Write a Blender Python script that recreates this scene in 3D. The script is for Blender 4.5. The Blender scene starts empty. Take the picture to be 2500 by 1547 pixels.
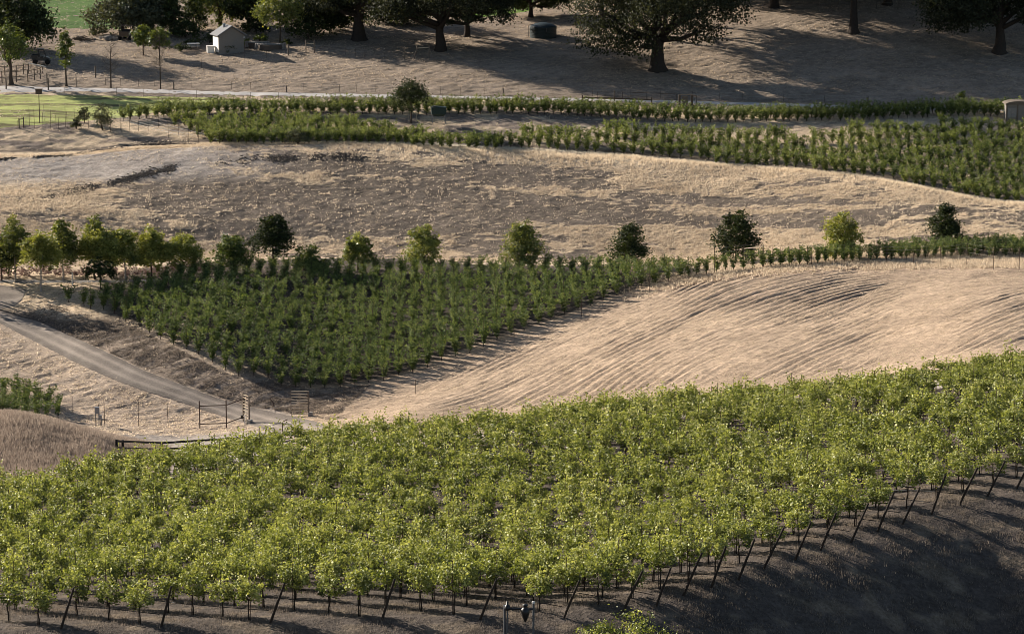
import bpy, math
import numpy as np
from mathutils import Vector, Matrix

rng = np.random.default_rng(11)
SC = bpy.context.scene
COL = SC.collection

# ------------------------------------------------------------------ camera numbers
W, H = 2500.0, 1547.0
CX, CY, F = W / 2, H / 2, 7000.0
PITCH = math.radians(11.0)
SP, CP = math.sin(PITCH), math.cos(PITCH)

def q_of_v(v):
    return -np.tan(PITCH + np.arctan((np.asarray(v, float) - CY) / F))

def a_of(u, v):
    return ((u - CX) / F) / (CP + SP * (CY - v) / F)

# ------------------------------------------------------------------ small numerics
def pchip(x, y, xq):
    """monotone cubic interpolation; x (n,), y (n,m), xq (k,) -> (k,m)"""
    x = np.asarray(x, float); y = np.asarray(y, float)
    h = np.diff(x)[:, None]; d = np.diff(y, axis=0) / h
    m = np.zeros_like(y)
    w1 = 2 * h[1:] + h[:-1]; w2 = h[1:] + 2 * h[:-1]
    same = (d[1:] * d[:-1]) > 0
    with np.errstate(divide='ignore', invalid='ignore'):
        hm = (w1 + w2) / (w1 / d[:-1] + w2 / d[1:])
    m[1:-1] = np.where(same, hm, 0.0)
    m[0] = d[0]; m[-1] = d[-1]
    i = np.clip(np.searchsorted(x, xq) - 1, 0, len(x) - 2)
    t = ((xq - x[i]) / (x[i + 1] - x[i]))[:, None]; hh = h[i]
    return ((1 + 2 * t) * (1 - t) ** 2 * y[i] + t * (1 - t) ** 2 * hh * m[i]
            + t * t * (3 - 2 * t) * y[i + 1] + t * t * (t - 1) * hh * m[i + 1])

_lat = np.random.default_rng(5).random((256, 256))
def vnoise(x, y):
    x = np.asarray(x, float); y = np.asarray(y, float)
    xi = np.floor(x).astype(int); yi = np.floor(y).astype(int)
    fx = x - xi; fy = y - yi
    fx = fx * fx * (3 - 2 * fx); fy = fy * fy * (3 - 2 * fy)
    a = _lat[xi & 255, yi & 255]; b = _lat[(xi + 1) & 255, yi & 255]
    c = _lat[xi & 255, (yi + 1) & 255]; d = _lat[(xi + 1) & 255, (yi + 1) & 255]
    return (a * (1 - fx) + b * fx) * (1 - fy) + (c * (1 - fx) + d * fx) * fy

def fbm(x, y, o=3):
    s = 0; amp = 1; tot = 0
    for k in range(o):
        s = s + amp * vnoise(x * 2 ** k + 17 * k, y * 2 ** k + 31 * k); tot += amp; amp *= .5
    return s / tot

def sstep(a, b, x):
    t = np.clip((x - a) / (b - a), 0, 1)
    return t * t * (3 - 2 * t)

# ------------------------------------------------------------------ terrain: valley sections
# every section lists the same land features from near to far (image row, distance in m)
NEARS = {0: 107.2, 200: 107.2, 400: 107.2, 800: 107.2, 1250: 107.0, 1700: 107.8, 2100: 110.6, 2500: 113.0}
FAR = [(-150, 520), (-300, 720), (-480, 1500)]
SECT = {
 0:    [(1547,119.6),(1528,120.6),(1225,172),(1195,190),(1012,216),(1030,240),(997,256),(790,281),(683,293),(640,301),(520,314),(385,334),(375,337),(310,346),(218,366),(100,395),(0,440)],
 200:  [(1547,119.6),(1528,120.6),(1200,174),(1180,192),(1054,218),(1064,238),(1030,254),(836,274),(683,293),(640,302),(520,315),(380,335),(372,338),(310,347),(222,365),(110,394),(0,436)],
 400:  [(1547,119.6),(1526,120.6),(1165,178),(1150,196),(1108,228),(1075,243),(1033,255),(830,272),(655,300),(632,305),(520,316),(360,336),(352,339),(290,350),(228,364),(110,394),(0,432)],
 800:  [(1547,119.6),(1512,121.2),(1110,183),(1100,201),(1062,232),(1045,243),(1018,254),(945,263),(634,303),(622,307),(520,317),(355,336),(347,340),(285,350),(234,362),(105,394),(0,425)],
 1250: [(1547,119.6),(1500,121.6),(1070,187),(1068,208),(1010,248),(950,256),(890,264),(815,274),(650,298),(636,303),(520,317),(372,335),(362,339),(285,351),(238,362),(100,394),(0,435)],
 1700: [(1547,120.6),(1430,124.2),(1018,192),(1018,214),(955,245),(890,253),(800,266),(675,288),(652,297),(622,305),(520,317),(400,333),(395,336),(300,352),(246,363),(120,388),(0,418)],
 2100: [(1547,124.1),(1298,133.5),(980,195),(978,214),(915,242),(850,252),(760,266),(645,287),(628,294),(600,303),(510,315),(435,325),(432,328),(300,351),(255,361),(120,385),(0,410)],
 2500: [(1547,128.0),(1185,142),(930,198),(928,214),(860,240),(790,251),(710,266),(645,286),(628,293),(600,301),(540,309),(500,316),(498,319),(310,350),(268,359),(130,384),(0,408)],
}
for u_ in list(SECT): SECT[u_] = [(3400, NEARS[u_] - 32), (2000, NEARS[u_])] + SECT[u_]
SECT[-900] = SECT[0]; SECT[3400] = SECT[2500]
us = sorted(SECT)
ctrl = np.array([SECT[u] + FAR for u in us], float)        # (cols, K, 2)
K = ctrl.shape[1]
AU = a_of(np.array(us, float), CY)                                # lateral slope of each section
NA = 460
AG = np.linspace(AU[0], AU[-1], NA)
cv = pchip(AU, ctrl[:, :, 0], AG); cY = pchip(AU, ctrl[:, :, 1], AG)
YMAX, YMIN, DY = 520.0, 40.0, 0.25
YG = np.arange(YMIN, YMAX + DY, DY)
QG = np.zeros((NA, len(YG))); KG = np.zeros((NA, len(YG)))
kd = np.linspace(0, K - 1, (K - 1) * 24 + 1)
QFAR = []
for c in range(NA):
    r = pchip(np.arange(K), np.stack([cY[c], q_of_v(cv[c])], 1), kd)
    QG[c] = np.interp(YG, r[:, 0], r[:, 1]); KG[c] = np.interp(YG, r[:, 0], kd)
YGF = np.array([540, 570, 610, 660, 720, 800, 900, 1050, 1250, 1500.])
QGF = np.stack([np.interp(YGF, cY[c], q_of_v(cv[c])) for c in range(NA)])

def _bil(T, a, Y):
    fa = np.clip((np.asarray(a, float) - AG[0]) / (AG[1] - AG[0]), 0, NA - 1.001)
    fy = np.clip((np.asarray(Y, float) - YMIN) / DY, 0, len(YG) - 1.001)
    i = fa.astype(int); j = fy.astype(int); ta = fa - i; ty = fy - j
    return ((T[i, j] * (1 - ta) + T[i + 1, j] * ta) * (1 - ty)
            + (T[i, j + 1] * (1 - ta) + T[i + 1, j + 1] * ta) * ty)

def kk(x, Y):
    return _bil(KG, x / Y, Y)

def furrow(x, Y, k, u):
    """ridges left by the plough on the right hand hill"""
    t = (.66 * x + .75 * Y)                       # distance along the furrows
    b = .75 - .52 * sstep(8.15, 8.9, k) * sstep(1500, 1900, u)
    c = .66 * Y - b * (x - 26) + 1.6 * (fbm(x / 18, Y / 18, 2) - .5) + .22 * (vnoise(t / 2.2, c0(x, Y) / 1.4) - .5)
    m = sstep(6.0, 6.4, k) * (1 - sstep(8.8, 8.97, k)) * sstep(700, 1000, u)
    patch = sstep(.40, .62, fbm(t / 10 + 40, c0(x, Y) / 4.5, 3))
    strong = sstep(8.1, 8.35, k) * (1 - sstep(8.78, 8.92, k)) * sstep(1600, 1740, u) * (1 - sstep(2020, 2200, u))
    amp = .018 + .12 * patch + .20 * strong
    ph = c * 2 * np.pi / 1.02 + 2.6 * (fbm(t / 9, c0(x, Y) / 2.2, 2) - .5)
    amp = amp * (.35 + 1.1 * vnoise(t / 6 + 5, c0(x, Y) / 1.1))
    cut = np.maximum(0, np.cos(ph)) ** 5          # narrow groove
    cut2 = np.maximum(0, np.cos(c * 2 * np.pi / .65 + 1.)) ** 4 * .35
    return m * (amp * (.35 * np.cos(ph + 1.9) - cut) - .06 * cut2 + .05 * (vnoise(c * 3.1, t / 1.8) - .5))

def c0(x, Y):
    return .66 * Y - .75 * x

def inpoly(P, x, y):
    x = np.asarray(x, float); y = np.asarray(y, float); r = np.zeros(x.shape, bool)
    for i in range(len(P)):
        x1, y1 = P[i]; x2, y2 = P[(i + 1) % len(P)]
        if y1 == y2: continue
        r ^= ((y1 > y) != (y2 > y)) & (x < (x2 - x1) * (y - y1) / (y2 - y1) + x1)
    return r

ROADP = [(-90,686),(60,690),(78,704),(56,738),(98,781),(251,849),(352,899),(529,966),(707,1009),(816,1038),(890,1060),(860,1096),(690,1066),(560,1028),(413,980),(270,931),(120,859),(-90,790)]

def zg(x, Y):
    x = np.asarray(x, float); Y = np.asarray(Y, float)
    a = x / Y
    z = _bil(QG, a, Y) * Y
    k = _bil(KG, a, Y); u = CX + a * F
    rough = .30 - .2 * (1 - sstep(3.6, 4.4, k)) + .7 * sstep(11, 11.6, k) * (1 - sstep(13.2, 14, k)) + .5 * sstep(16.2, 17, k)
    z = z + rough * (.30 * (fbm(x / 7, Y / 7, 2) - .5) + .12 * (fbm(x / 1.3 + 9, Y / 1.3, 2) - .5))
    mic = sstep(6.9, 7.3, k) * (1 - .65 * sstep(700, 900, u) * (1 - sstep(8.9, 9.1, k))) * (1 - .5 * sstep(11, 11.5, k) * (1 - sstep(14, 14.3, k)))
    mic = mic + .45 * (1 - sstep(3.2, 3.8, k))
    if np.any((k > 7.5) & (k < 10)):
        w_ = Y * CP - z * SP
        pu, pv = CX + F * x / w_, CY - F * (Y * SP + z * CP) / w_
        mic = mic * (1 - .93 * inpoly(ROADP, pu, pv))
    z = z + mic * (.15 * (vnoise((x + .5 * Y) / 1.5, (Y - .5 * x) / .62 + 11) - .5) + .09 * (vnoise(x / .5, Y / .55 + 31) - .5))
    return z + furrow(x, Y, k, u)

def hit(u, v, y0=60.0, y1=519.0):
    """where the line of sight of an image point first meets the land"""
    a = a_of(u, v); q = float(q_of_v(v))
    Y = np.arange(y0, y1, .1)
    zz = zg(a * Y, Y)
    d = zz - q * Y
    w = np.nonzero(d >= 0)[0]
    if len(w) == 0: Yh = y1
    else: Yh = Y[w[0]]
    return np.array([a * Yh, Yh, float(zg(a * Yh, Yh))])

def hitm(pts, y0=60.0):
    return np.array([hit(u, v, y0) for u, v in pts])

def at(u, Y):
    x = a_of(u, CY) * Y * 1.0
    return np.array([x, Y, float(zg(x, Y))])

def pix(p):
    """image position of a world point"""
    p = np.asarray(p, float)
    w = p[..., 1] * CP - p[..., 2] * SP
    h = p[..., 1] * SP + p[..., 2] * CP
    return CX + F * p[..., 0] / w, CY - F * h / w

def ppm(p):
    return F / (p[1] * CP - p[2] * SP)

# ------------------------------------------------------------------ mesh helpers
class MB:
    def __init__(s):
        s.V = []; s.F = []; s.M = []; s.T = []; s.n = 0
    def add(s, V, Fc, m=0, tint=None):
        V = np.asarray(V, float).reshape(-1, 3); Fc = np.asarray(Fc, int)
        s.V.append(V); s.F.append(Fc + s.n); s.M.append(np.full(len(Fc), m)); s.n += len(V)
        if tint is None: tint = .5
        s.T.append(np.broadcast_to(np.asarray(tint, float), (len(V),)).copy())
        return s
    def box(s, c, size, R=None, m=0, tint=None):
        h = np.asarray(size, float) / 2
        v = np.array([[-1,-1,-1],[1,-1,-1],[1,1,-1],[-1,1,-1],[-1,-1,1],[1,-1,1],[1,1,1],[-1,1,1]]) * h
        if R is not None: v = v @ np.asarray(R).T
        f = [[3,2,1,0],[4,5,6,7],[0,1,5,4],[1,2,6,5],[2,3,7,6],[3,0,4,7]]
        return s.add(v + np.asarray(c, float), f, m, tint)
    def bar(s, p0, p1, w, t=None, m=0):
        """square bar between two points"""
        p0 = np.asarray(p0, float); p1 = np.asarray(p1, float); t = w if t is None else t
        z = p1 - p0; L = np.linalg.norm(z); z /= L
        up = np.array([0, 0, 1.]) if abs(z[2]) < .9 else np.array([0, 1., 0])
        x = np.cross(up, z); x /= np.linalg.norm(x); y = np.cross(z, x)
        return s.box((p0 + p1) / 2, (w, t, L), np.stack([x, y, z], 1), m)
    def tube(s, P, R, n=6, m=0, cap=True, tint=None):
        P = np.asarray(P, float); R = np.broadcast_to(np.asarray(R, float), (len(P),))
        T = np.gradient(P, axis=0); T /= np.linalg.norm(T, axis=1)[:, None] + 1e-9
        up = np.array([0, 0, 1.]) if abs(T[0][2]) < .9 else np.array([1., 0, 0])
        x = np.cross(up, T[0]); x /= np.linalg.norm(x)
        ang = np.arange(n) * 2 * np.pi / n; V = []
        for p, t, r in zip(P, T, R):
            x = x - t * (x @ t); x /= np.linalg.norm(x) + 1e-9; y = np.cross(t, x)
            V.append(p + r * (np.cos(ang)[:, None] * x + np.sin(ang)[:, None] * y))
        V = np.concatenate(V); f = []
        for i in range(len(P) - 1):
            for j in range(n):
                k2 = (j + 1) % n
                f.append([i*n+j, i*n+k2, (i+1)*n+k2, (i+1)*n+j])
        if cap:
            V = np.concatenate([V, P[-1:], P[:1]]); e = len(V) - 2; b = (len(P) - 1) * n
            for j in range(0, n):
                f.append([b + j, b + (j + 1) % n, e, e]); f.append([(j + 1) % n, j, e + 1, e + 1])
        return s.add(V, f, m, tint)
    def lathe(s, c, prof, n=20, m=0):
        prof = np.asarray(prof, float); ang = np.arange(n) * 2 * np.pi / n
        V = np.concatenate([np.stack([r * np.cos(ang), r * np.sin(ang), np.full(n, z)], 1) for r, z in prof])
        f = [[i*n+j, i*n+(j+1) % n, (i+1)*n+(j+1) % n, (i+1)*n+j] for i in range(len(prof)-1) for j in range(n)]
        return s.add(V + np.asarray(c, float), f, m)
    def arrays(s):
        return np.concatenate(s.V), np.concatenate(s.F), np.concatenate(s.M), np.concatenate(s.T)
    def build(s, name, mats, parent=None, loc=(0, 0, 0), smooth=False):
        V, Fc, M, T = s.arrays()
        return mesh_obj(name, V, Fc, mats, parent, loc, M, T, smooth)

def mesh_data(name, V, Fc, mats, M=None, T=None, smooth=False):
    me = bpy.data.meshes.new(name)
    Fc = np.asarray(Fc, np.int32)
    tri = Fc[:, 2] == Fc[:, -1] if Fc.shape[1] == 4 else np.ones(len(Fc), bool)
    cnt = np.where(tri, 3, 4).astype(np.int32)
    if Fc.shape[1] == 4:
        keep = np.ones(Fc.shape, bool); keep[:, 3] = ~tri
        loops = Fc[keep]
    else:
        loops = Fc.ravel()
    me.vertices.add(len(V)); me.vertices.foreach_set('co', np.asarray(V, np.float32).ravel())
    me.loops.add(len(loops)); me.loops.foreach_set('vertex_index', loops.astype(np.int32))
    me.polygons.add(len(Fc))
    me.polygons.foreach_set('loop_start', np.concatenate([[0], np.cumsum(cnt)[:-1]]).astype(np.int32))
    if not isinstance(mats, (list, tuple)): mats = [mats]
    for m in mats: me.materials.append(m)
    if M is not None and len(mats) > 1:
        me.polygons.foreach_set('material_index', np.asarray(M, np.int32))
    me.polygons.foreach_set('use_smooth', np.full(len(Fc), bool(smooth)))
    if T is not None:
        at_ = me.attributes.new('tint', 'FLOAT', 'POINT'); at_.data.foreach_set('value', np.asarray(T, np.float32))
    me.update(calc_edges=True)
    return me

def link(name, me, parent=None, loc=(0, 0, 0)):
    o = bpy.data.objects.new(name, me); COL.objects.link(o)
    if parent is not None: o.parent = parent
    o.location = [float(c) for c in loc]
    return o

def mesh_obj(name, V, Fc, mats, parent=None, loc=(0, 0, 0), M=None, T=None, smooth=False):
    return link(name, mesh_data(name, V, Fc, mats, M, T, smooth), parent, loc)

def tag(o, label, cat, group=None, kind=None):
    if label: o['label'] = label
    if cat: o['category'] = cat
    if group: o['group'] = group
    if kind: o['kind'] = kind
    return o

def thing(name, label, cat, loc, group=None, rz=0.0):
    o = bpy.data.objects.new(name, None); COL.objects.link(o)
    o.empty_display_size = .2
    o.location = [float(c) for c in loc]; o.rotation_euler = (0, 0, rz)
    return tag(o, label, cat, group)

def copy_tree(o):
    c = o.copy(); COL.objects.link(c)
    for ch in o.children:
        d = ch.copy(); COL.objects.link(d); d.parent = c
        for g in ch.children:
            e = g.copy(); COL.objects.link(e); e.parent = d
    return c

def Rz(a):
    return np.array([[math.cos(a), -math.sin(a), 0], [math.sin(a), math.cos(a), 0], [0, 0, 1.]])

def leaf_quads(C, size, rg, up=.35, out=None):
    """folded four-cornered leaves at centres C"""
    n = len(C); size = np.broadcast_to(np.asarray(size, float), (n,))[:, None]
    N = rg.normal(size=(n, 3)); N[:, 2] = N[:, 2] + up * 2
    if out is not None: N = N + out
    N /= np.linalg.norm(N, axis=1)[:, None]
    t = rg.normal(size=(n, 3)); t -= N * (t * N).sum(1)[:, None]; t /= np.linalg.norm(t, axis=1)[:, None]
    b = np.cross(N, t)
    fold = (rg.random((n, 1)) * .28) * size
    V = np.stack([C - t * size * .5, C + b * size * .46 + N * fold + t * size * .05,
                  C + t * size * .55, C - b * size * .46 + N * fold + t * size * .05], 1).reshape(-1, 3)
    Fc = np.arange(n * 4).reshape(n, 4)
    return V, Fc

# ------------------------------------------------------------------ materials
class NT:
    def __init__(s, name):
        s.m = bpy.data.materials.new(name); s.m.use_nodes = True
        s.t = s.m.node_tree; s.t.nodes.clear()
        s.out = s.t.nodes.new('ShaderNodeOutputMaterial')
    def n(s, kind, **kw):
        x = s.t.nodes.new('ShaderNode' + kind)
        for k_, v_ in kw.items():
            if k_ in x.inputs: x.inputs[k_].default_value = v_
            else: setattr(x, k_, v_)
        return x
    def l(s, a, b): s.t.links.new(a, b)
    def mix(s, fac, c1, c2, blend='MIX'):
        x = s.t.nodes.new('ShaderNodeMix'); x.data_type = 'RGBA'; x.blend_type = blend
        for i, c in ((0, fac), (6, c1), (7, c2)):
            if hasattr(c, 'is_output'): s.l(c, x.inputs[i])
            elif i == 0: x.inputs[0].default_value = c
            else: x.inputs[i].default_value = (*c[:3], 1)
        return x.outputs[2]
    def ramp(s, fac, stops):
        x = s.t.nodes.new('ShaderNodeValToRGB'); e = x.color_ramp.elements
        e[0].position, e[0].color = stops[0][0], (*stops[0][1], 1)
        e[1].position, e[1].color = stops[-1][0], (*stops[-1][1], 1)
        for p, c in stops[1:-1]:
            y = e.new(p); y.color = (*c, 1)
        s.l(fac, x.inputs[0]); return x.outputs[0]
    def noise(s, scale, detail=4, rough=.6, coord=None, vscale=None):
        x = s.n('TexNoise'); x.inputs['Scale'].default_value = scale
        x.inputs['Detail'].default_value = detail; x.inputs['Roughness'].default_value = rough
        tc = s.n('TexCoord').outputs['Object'] if coord is None else coord
        if vscale is not None:
            mp = s.n('Mapping'); mp.inputs['Scale'].default_value = vscale; s.l(tc, mp.inputs[0]); tc = mp.outputs[0]
        s.l(tc, x.inputs['Vector']); return x.outputs['Fac']
    def done(s, shader):
        s.l(shader, s.out.inputs['Surface']); return s.m

def mat_plain(name, col, rough=.8, var=.25, scale=6., spec=.3, bump=0., metal=0.):
    T = NT(name); nz = T.noise(scale, 5)
    c = T.mix(nz, tuple(x * (1 - var) for x in col), tuple(min(1, x * (1 + var)) for x in col))
    p = T.n('BsdfPrincipled', Roughness=rough, Metallic=metal); p.inputs['Specular IOR Level'].default_value = spec
    T.l(c, p.inputs['Base Color'])
    if bump:
        b = T.n('Bump', Strength=bump, Distance=.05); T.l(nz, b.inputs['Height']); T.l(b.outputs[0], p.inputs['Normal'])
    return T.done(p.outputs[0])

def mat_leaf(name, dark, mid, light, trans=.35, rough=.42, spec=.5, tcol=None):
    T = NT(name)
    a = T.n('Attribute', attribute_name='tint')
    oi = T.n('ObjectInfo')
    ad = T.n('Math', operation='MULTIPLY_ADD'); T.l(oi.outputs['Random'], ad.inputs[0]); ad.inputs[1].default_value = .16; ad.inputs[2].default_value = -.08
    sm = T.n('Math', operation='ADD'); T.l(a.outputs['Fac'], sm.inputs[0]); T.l(ad.outputs[0], sm.inputs[1])
    c = T.ramp(sm.outputs[0], [(0, dark), (.5, mid), (1, light)])
    p = T.n('BsdfPrincipled', Roughness=rough); p.inputs['Specular IOR Level'].default_value = spec
    T.l(c, p.inputs['Base Color'])
    tr = T.n('BsdfTranslucent')
    T.l(T.mix(1.0, c, tcol or (1.5, 1.35, .5), 'MULTIPLY'), tr.inputs['Color'])
    ms = T.n('MixShader'); ms.inputs[0].default_value = trans
    T.l(p.outputs[0], ms.inputs[1]); T.l(tr.outputs[0], ms.inputs[2])
    return T.done(ms.outputs[0])

def mat_grass(name, c0, c1, trans=.3):
    T = NT(name); a = T.n('Attribute', attribute_name='tint')
    c = T.ramp(a.outputs['Fac'], [(0, c0), (1, c1)])
    d = T.n('BsdfDiffuse'); T.l(c, d.inputs['Color']); tr = T.n('BsdfTranslucent'); T.l(c, tr.inputs['Color'])
    ms = T.n('MixShader'); ms.inputs[0].default_value = trans
    T.l(d.outputs[0], ms.inputs[1]); T.l(tr.outputs[0], ms.inputs[2]); return T.done(ms.outputs[0])

def mat_ground():
    T = NT('dry land')
    at_ = T.n('Attribute', attribute_name='cover')
    g = T.n('NewGeometry').outputs['Position']
    n1 = T.noise(.9, 5, .7, g); n2 = T.noise(5.0, 4, .7, g, (1, 1, 1)); n3 = T.noise(.16, 4, .6, g)
    def mr(x, lo, hi):
        m = T.n('MapRange'); m.inputs[1].default_value = .3; m.inputs[2].default_value = .7
        m.inputs[3].default_value = lo; m.inputs[4].default_value = hi; T.l(x, m.inputs[0]); return m.outputs[0]
    def mulv(a, b):
        m = T.n('Math', operation='MULTIPLY'); T.l(a, m.inputs[0]); T.l(b, m.inputs[1]); return m.outputs[0]
    f = mulv(mulv(mr(n1, .66, 1.26), mr(n2, .62, 1.34)), mr(n3, .85, 1.12))
    vm = T.n('VectorMath', operation='SCALE'); T.l(at_.outputs['Color'], vm.inputs[0]); T.l(f, vm.inputs['Scale'])
    p = T.n('BsdfPrincipled', Roughness=.95); p.inputs['Specular IOR Level'].default_value = .1
    T.l(vm.outputs[0], p.inputs['Base Color'])
    ad = T.n('Math', operation='ADD'); T.l(n2, ad.inputs[0]); T.l(n1, ad.inputs[1])
    b = T.n('Bump', Strength=.75, Distance=.16); T.l(ad.outputs[0], b.inputs['Height']); T.l(b.outputs[0], p.inputs['Normal'])
    return T.done(p.outputs[0])

def mat_sheet(name, c0, c1, scale=1.0, fine=8., bump=.4, vscale=(1, 1, 1), dist=.06, rut=False, lo=.3, hi=.7):
    T = NT(name); g = T.n('NewGeometry').outputs['Position']
    n1 = T.noise(scale, 5, .65, g, vscale); n2 = T.noise(fine, 4, .7, g)
    c = T.ramp(n1, [(lo, c0), (hi, c1)])
    if rut:
        at_ = T.n('Attribute', attribute_name='tint'); av = T.n('Math', operation='ADD'); T.l(at_.outputs['Fac'], av.inputs[0])
        sc = T.n('MapRange'); sc.inputs[1].default_value = .3; sc.inputs[2].default_value = .7; sc.inputs[3].default_value = -.25; sc.inputs[4].default_value = .25; T.l(n2, sc.inputs[0]); T.l(sc.outputs[0], av.inputs[1])
        c = T.ramp(av.outputs[0], [(0, c0), (1, c1)])
    p = T.n('BsdfPrincipled', Roughness=.95); p.inputs['Specular IOR Level'].default_value = .1
    T.l(c, p.inputs['Base Color'])
    ad = T.n('Math', operation='ADD'); T.l(n2, ad.inputs[0]); T.l(n1, ad.inputs[1])
    b = T.n('Bump', Strength=bump, Distance=dist); T.l(ad.outputs[0], b.inputs['Height']); T.l(b.outputs[0], p.inputs['Normal'])
    return T.done(p.outputs[0])

MAT = dict(
    ground=mat_ground(),
    vine_front=mat_leaf('front vine leaf', (.034, .054, .013), (.20, .225, .056), (.50, .49, .18), .30, .52, .45, (1.35, 1.35, .6)),
    vine_mid=mat_leaf('middle vine leaf', (.014, .030, .011), (.076, .113, .032), (.25, .29, .088), .22, .55, .3, (1.35, 1.3, .6)),
    vine_back=mat_leaf('back vine leaf', (.024, .042, .014), (.105, .138, .038), (.27, .30, .095), .26, .55, .3, (1.35, 1.3, .6)),
    oak=mat_leaf('oak leaf', (.014, .018, .010), (.036, .042, .024), (.080, .084, .048), .18, .65, .15),
    dark_leaf=mat_leaf('dark evergreen leaf', (.010, .017, .008), (.032, .046, .017), (.075, .095, .034), .22, .6, .2),
    plane_leaf=mat_leaf('olive green leaf', (.045, .064, .018), (.14, .168, .044), (.30, .32, .095), .32, .45, .45),
    yellow_leaf=mat_leaf('yellow green leaf', (.075, .095, .022), (.21, .235, .055), (.42, .43, .13), .34, .45, .45),
    green_leaf=mat_leaf('fresh green leaf', (.026, .046, .012), (.075, .108, .026), (.18, .21, .055), .3, .45, .4),
    oak_bark=mat_plain('oak bark', (.048, .039, .034), .95, .35, 5, .1, .8),
    bark=mat_plain('bark', (.085, .066, .052), .95, .35, 5, .1, .8),
    vinewood=mat_plain('vine trunk', (.050, .038, .030), .95, .3, 20, .1),
    pale_bark=mat_plain('pale bark', (.34, .30, .26), .9, .25, 8, .1),
    post=mat_plain('dark weathered post', (.045, .034, .028), .9, .4, 9, .2, .4),
    rail=mat_plain('black rail', (.018, .016, .016), .7, .3, 4, .3),
    wood=mat_plain('grey timber', (.16, .13, .105), .9, .3, 7, .15, .4),
    rust=mat_plain('rusty steel', (.075, .05, .038), .8, .35, 14, .3),
    pale_wood=mat_plain('pale peeled timber', (.46, .38, .28), .85, .2, 9, .15),
    wire=mat_plain('fence wire', (.30, .29, .28), .5, .1, 5, .5, 0, .6),
    hose=mat_plain('black hose', (.010, .010, .011), .6, .1, 5, .4),
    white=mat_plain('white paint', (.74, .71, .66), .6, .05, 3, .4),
    pvc=mat_plain('grey white pipe', (.11, .112, .118), .5, .08, 4, .4),
    black=mat_plain('black plastic', (.012, .012, .014), .45, .1, 4, .5),
    green_paint=mat_plain('dark green paint', (.010, .032, .030), .5, .15, 3, .4),
    tank=mat_plain('dark green tank', (.018, .030, .034), .5, .15, 2, .4),
    stucco=mat_plain('darkened stucco', (.22, .20, .18), .9, .08, 5, .2),  # toned down to put the shed front's shade into the colour
    roofing=mat_plain('grey roof shingle', (.19, .19, .20), .85, .2, 6, .2, .3),
    stone=mat_plain('stacked stone', (.27, .25, .23), .9, .35, 4, .2, .6),
    steel=mat_plain('grey painted steel', (.20, .21, .23), .5, .1, 4, .5),
    navy=mat_plain('dark vehicle paint', (.012, .015, .022), .35, .15, 2, .5),
    rubber=mat_plain('tyre', (.012, .012, .012), .85, .1, 9, .2),
    glass=mat_plain('dark glass', (.02, .024, .03), .1, .1, 2, .6),
    brown=mat_plain('brown board', (.11, .085, .065), .85, .25, 8, .2),
    straw=mat_grass('dry grass blade', (.40, .31, .225), (.88, .745, .57), .45),
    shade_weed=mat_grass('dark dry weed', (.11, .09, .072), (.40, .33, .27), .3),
    weed=mat_grass('brown weed blade', (.20, .155, .125), (.58, .47, .38), .35),
    pink=mat_leaf('pinkish seed heads', (.13, .085, .075), (.24, .165, .15), (.36, .27, .24), .3, .7, .1, (1, .9, .8)),
    clod=mat_plain('turned dark soil', (.11, .090, .076), .95, .35, 6, .1, .5),
    hedge=mat_leaf('grey shrub leaf', (.030, .036, .022), (.070, .078, .045), (.13, .14, .085), .2, .6, .3),
)
# ------------------------------------------------------------------ the land as one sheet
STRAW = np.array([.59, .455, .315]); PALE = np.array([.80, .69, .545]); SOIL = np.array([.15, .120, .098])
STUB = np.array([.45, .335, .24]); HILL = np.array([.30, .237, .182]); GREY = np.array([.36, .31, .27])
MULCH = np.array([.092, .075, .064]); BANK = np.array([.43, .335, .255])

def mound_soil(x, Y, k, u):
    """bare soil showing between the dry grass of the middle mound, in long level streaks"""
    n1 = fbm((x + .35 * Y) / 15 + 3, (Y + .12 * x) / 3.2, 3); n2 = fbm(x / 2.6, Y / .8 + 7, 2)
    mid = np.exp(-((k - 12.15) / .55) ** 2)
    bias = .53 - .15 * mid * sstep(150, 600, u) * (1 - .5 * sstep(1500, 2300, u)) + .22 * sstep(12.7, 12.95, k) + .04 * sstep(1700, 2300, u)
    d = sstep(bias - .07, bias + .10, .70 * n1 + .30 * n2)
    return sstep(.34, .60, d * .92 + 1.5 * (fbm(x / .8, Y / .5 + 3, 2) - .5))

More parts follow.
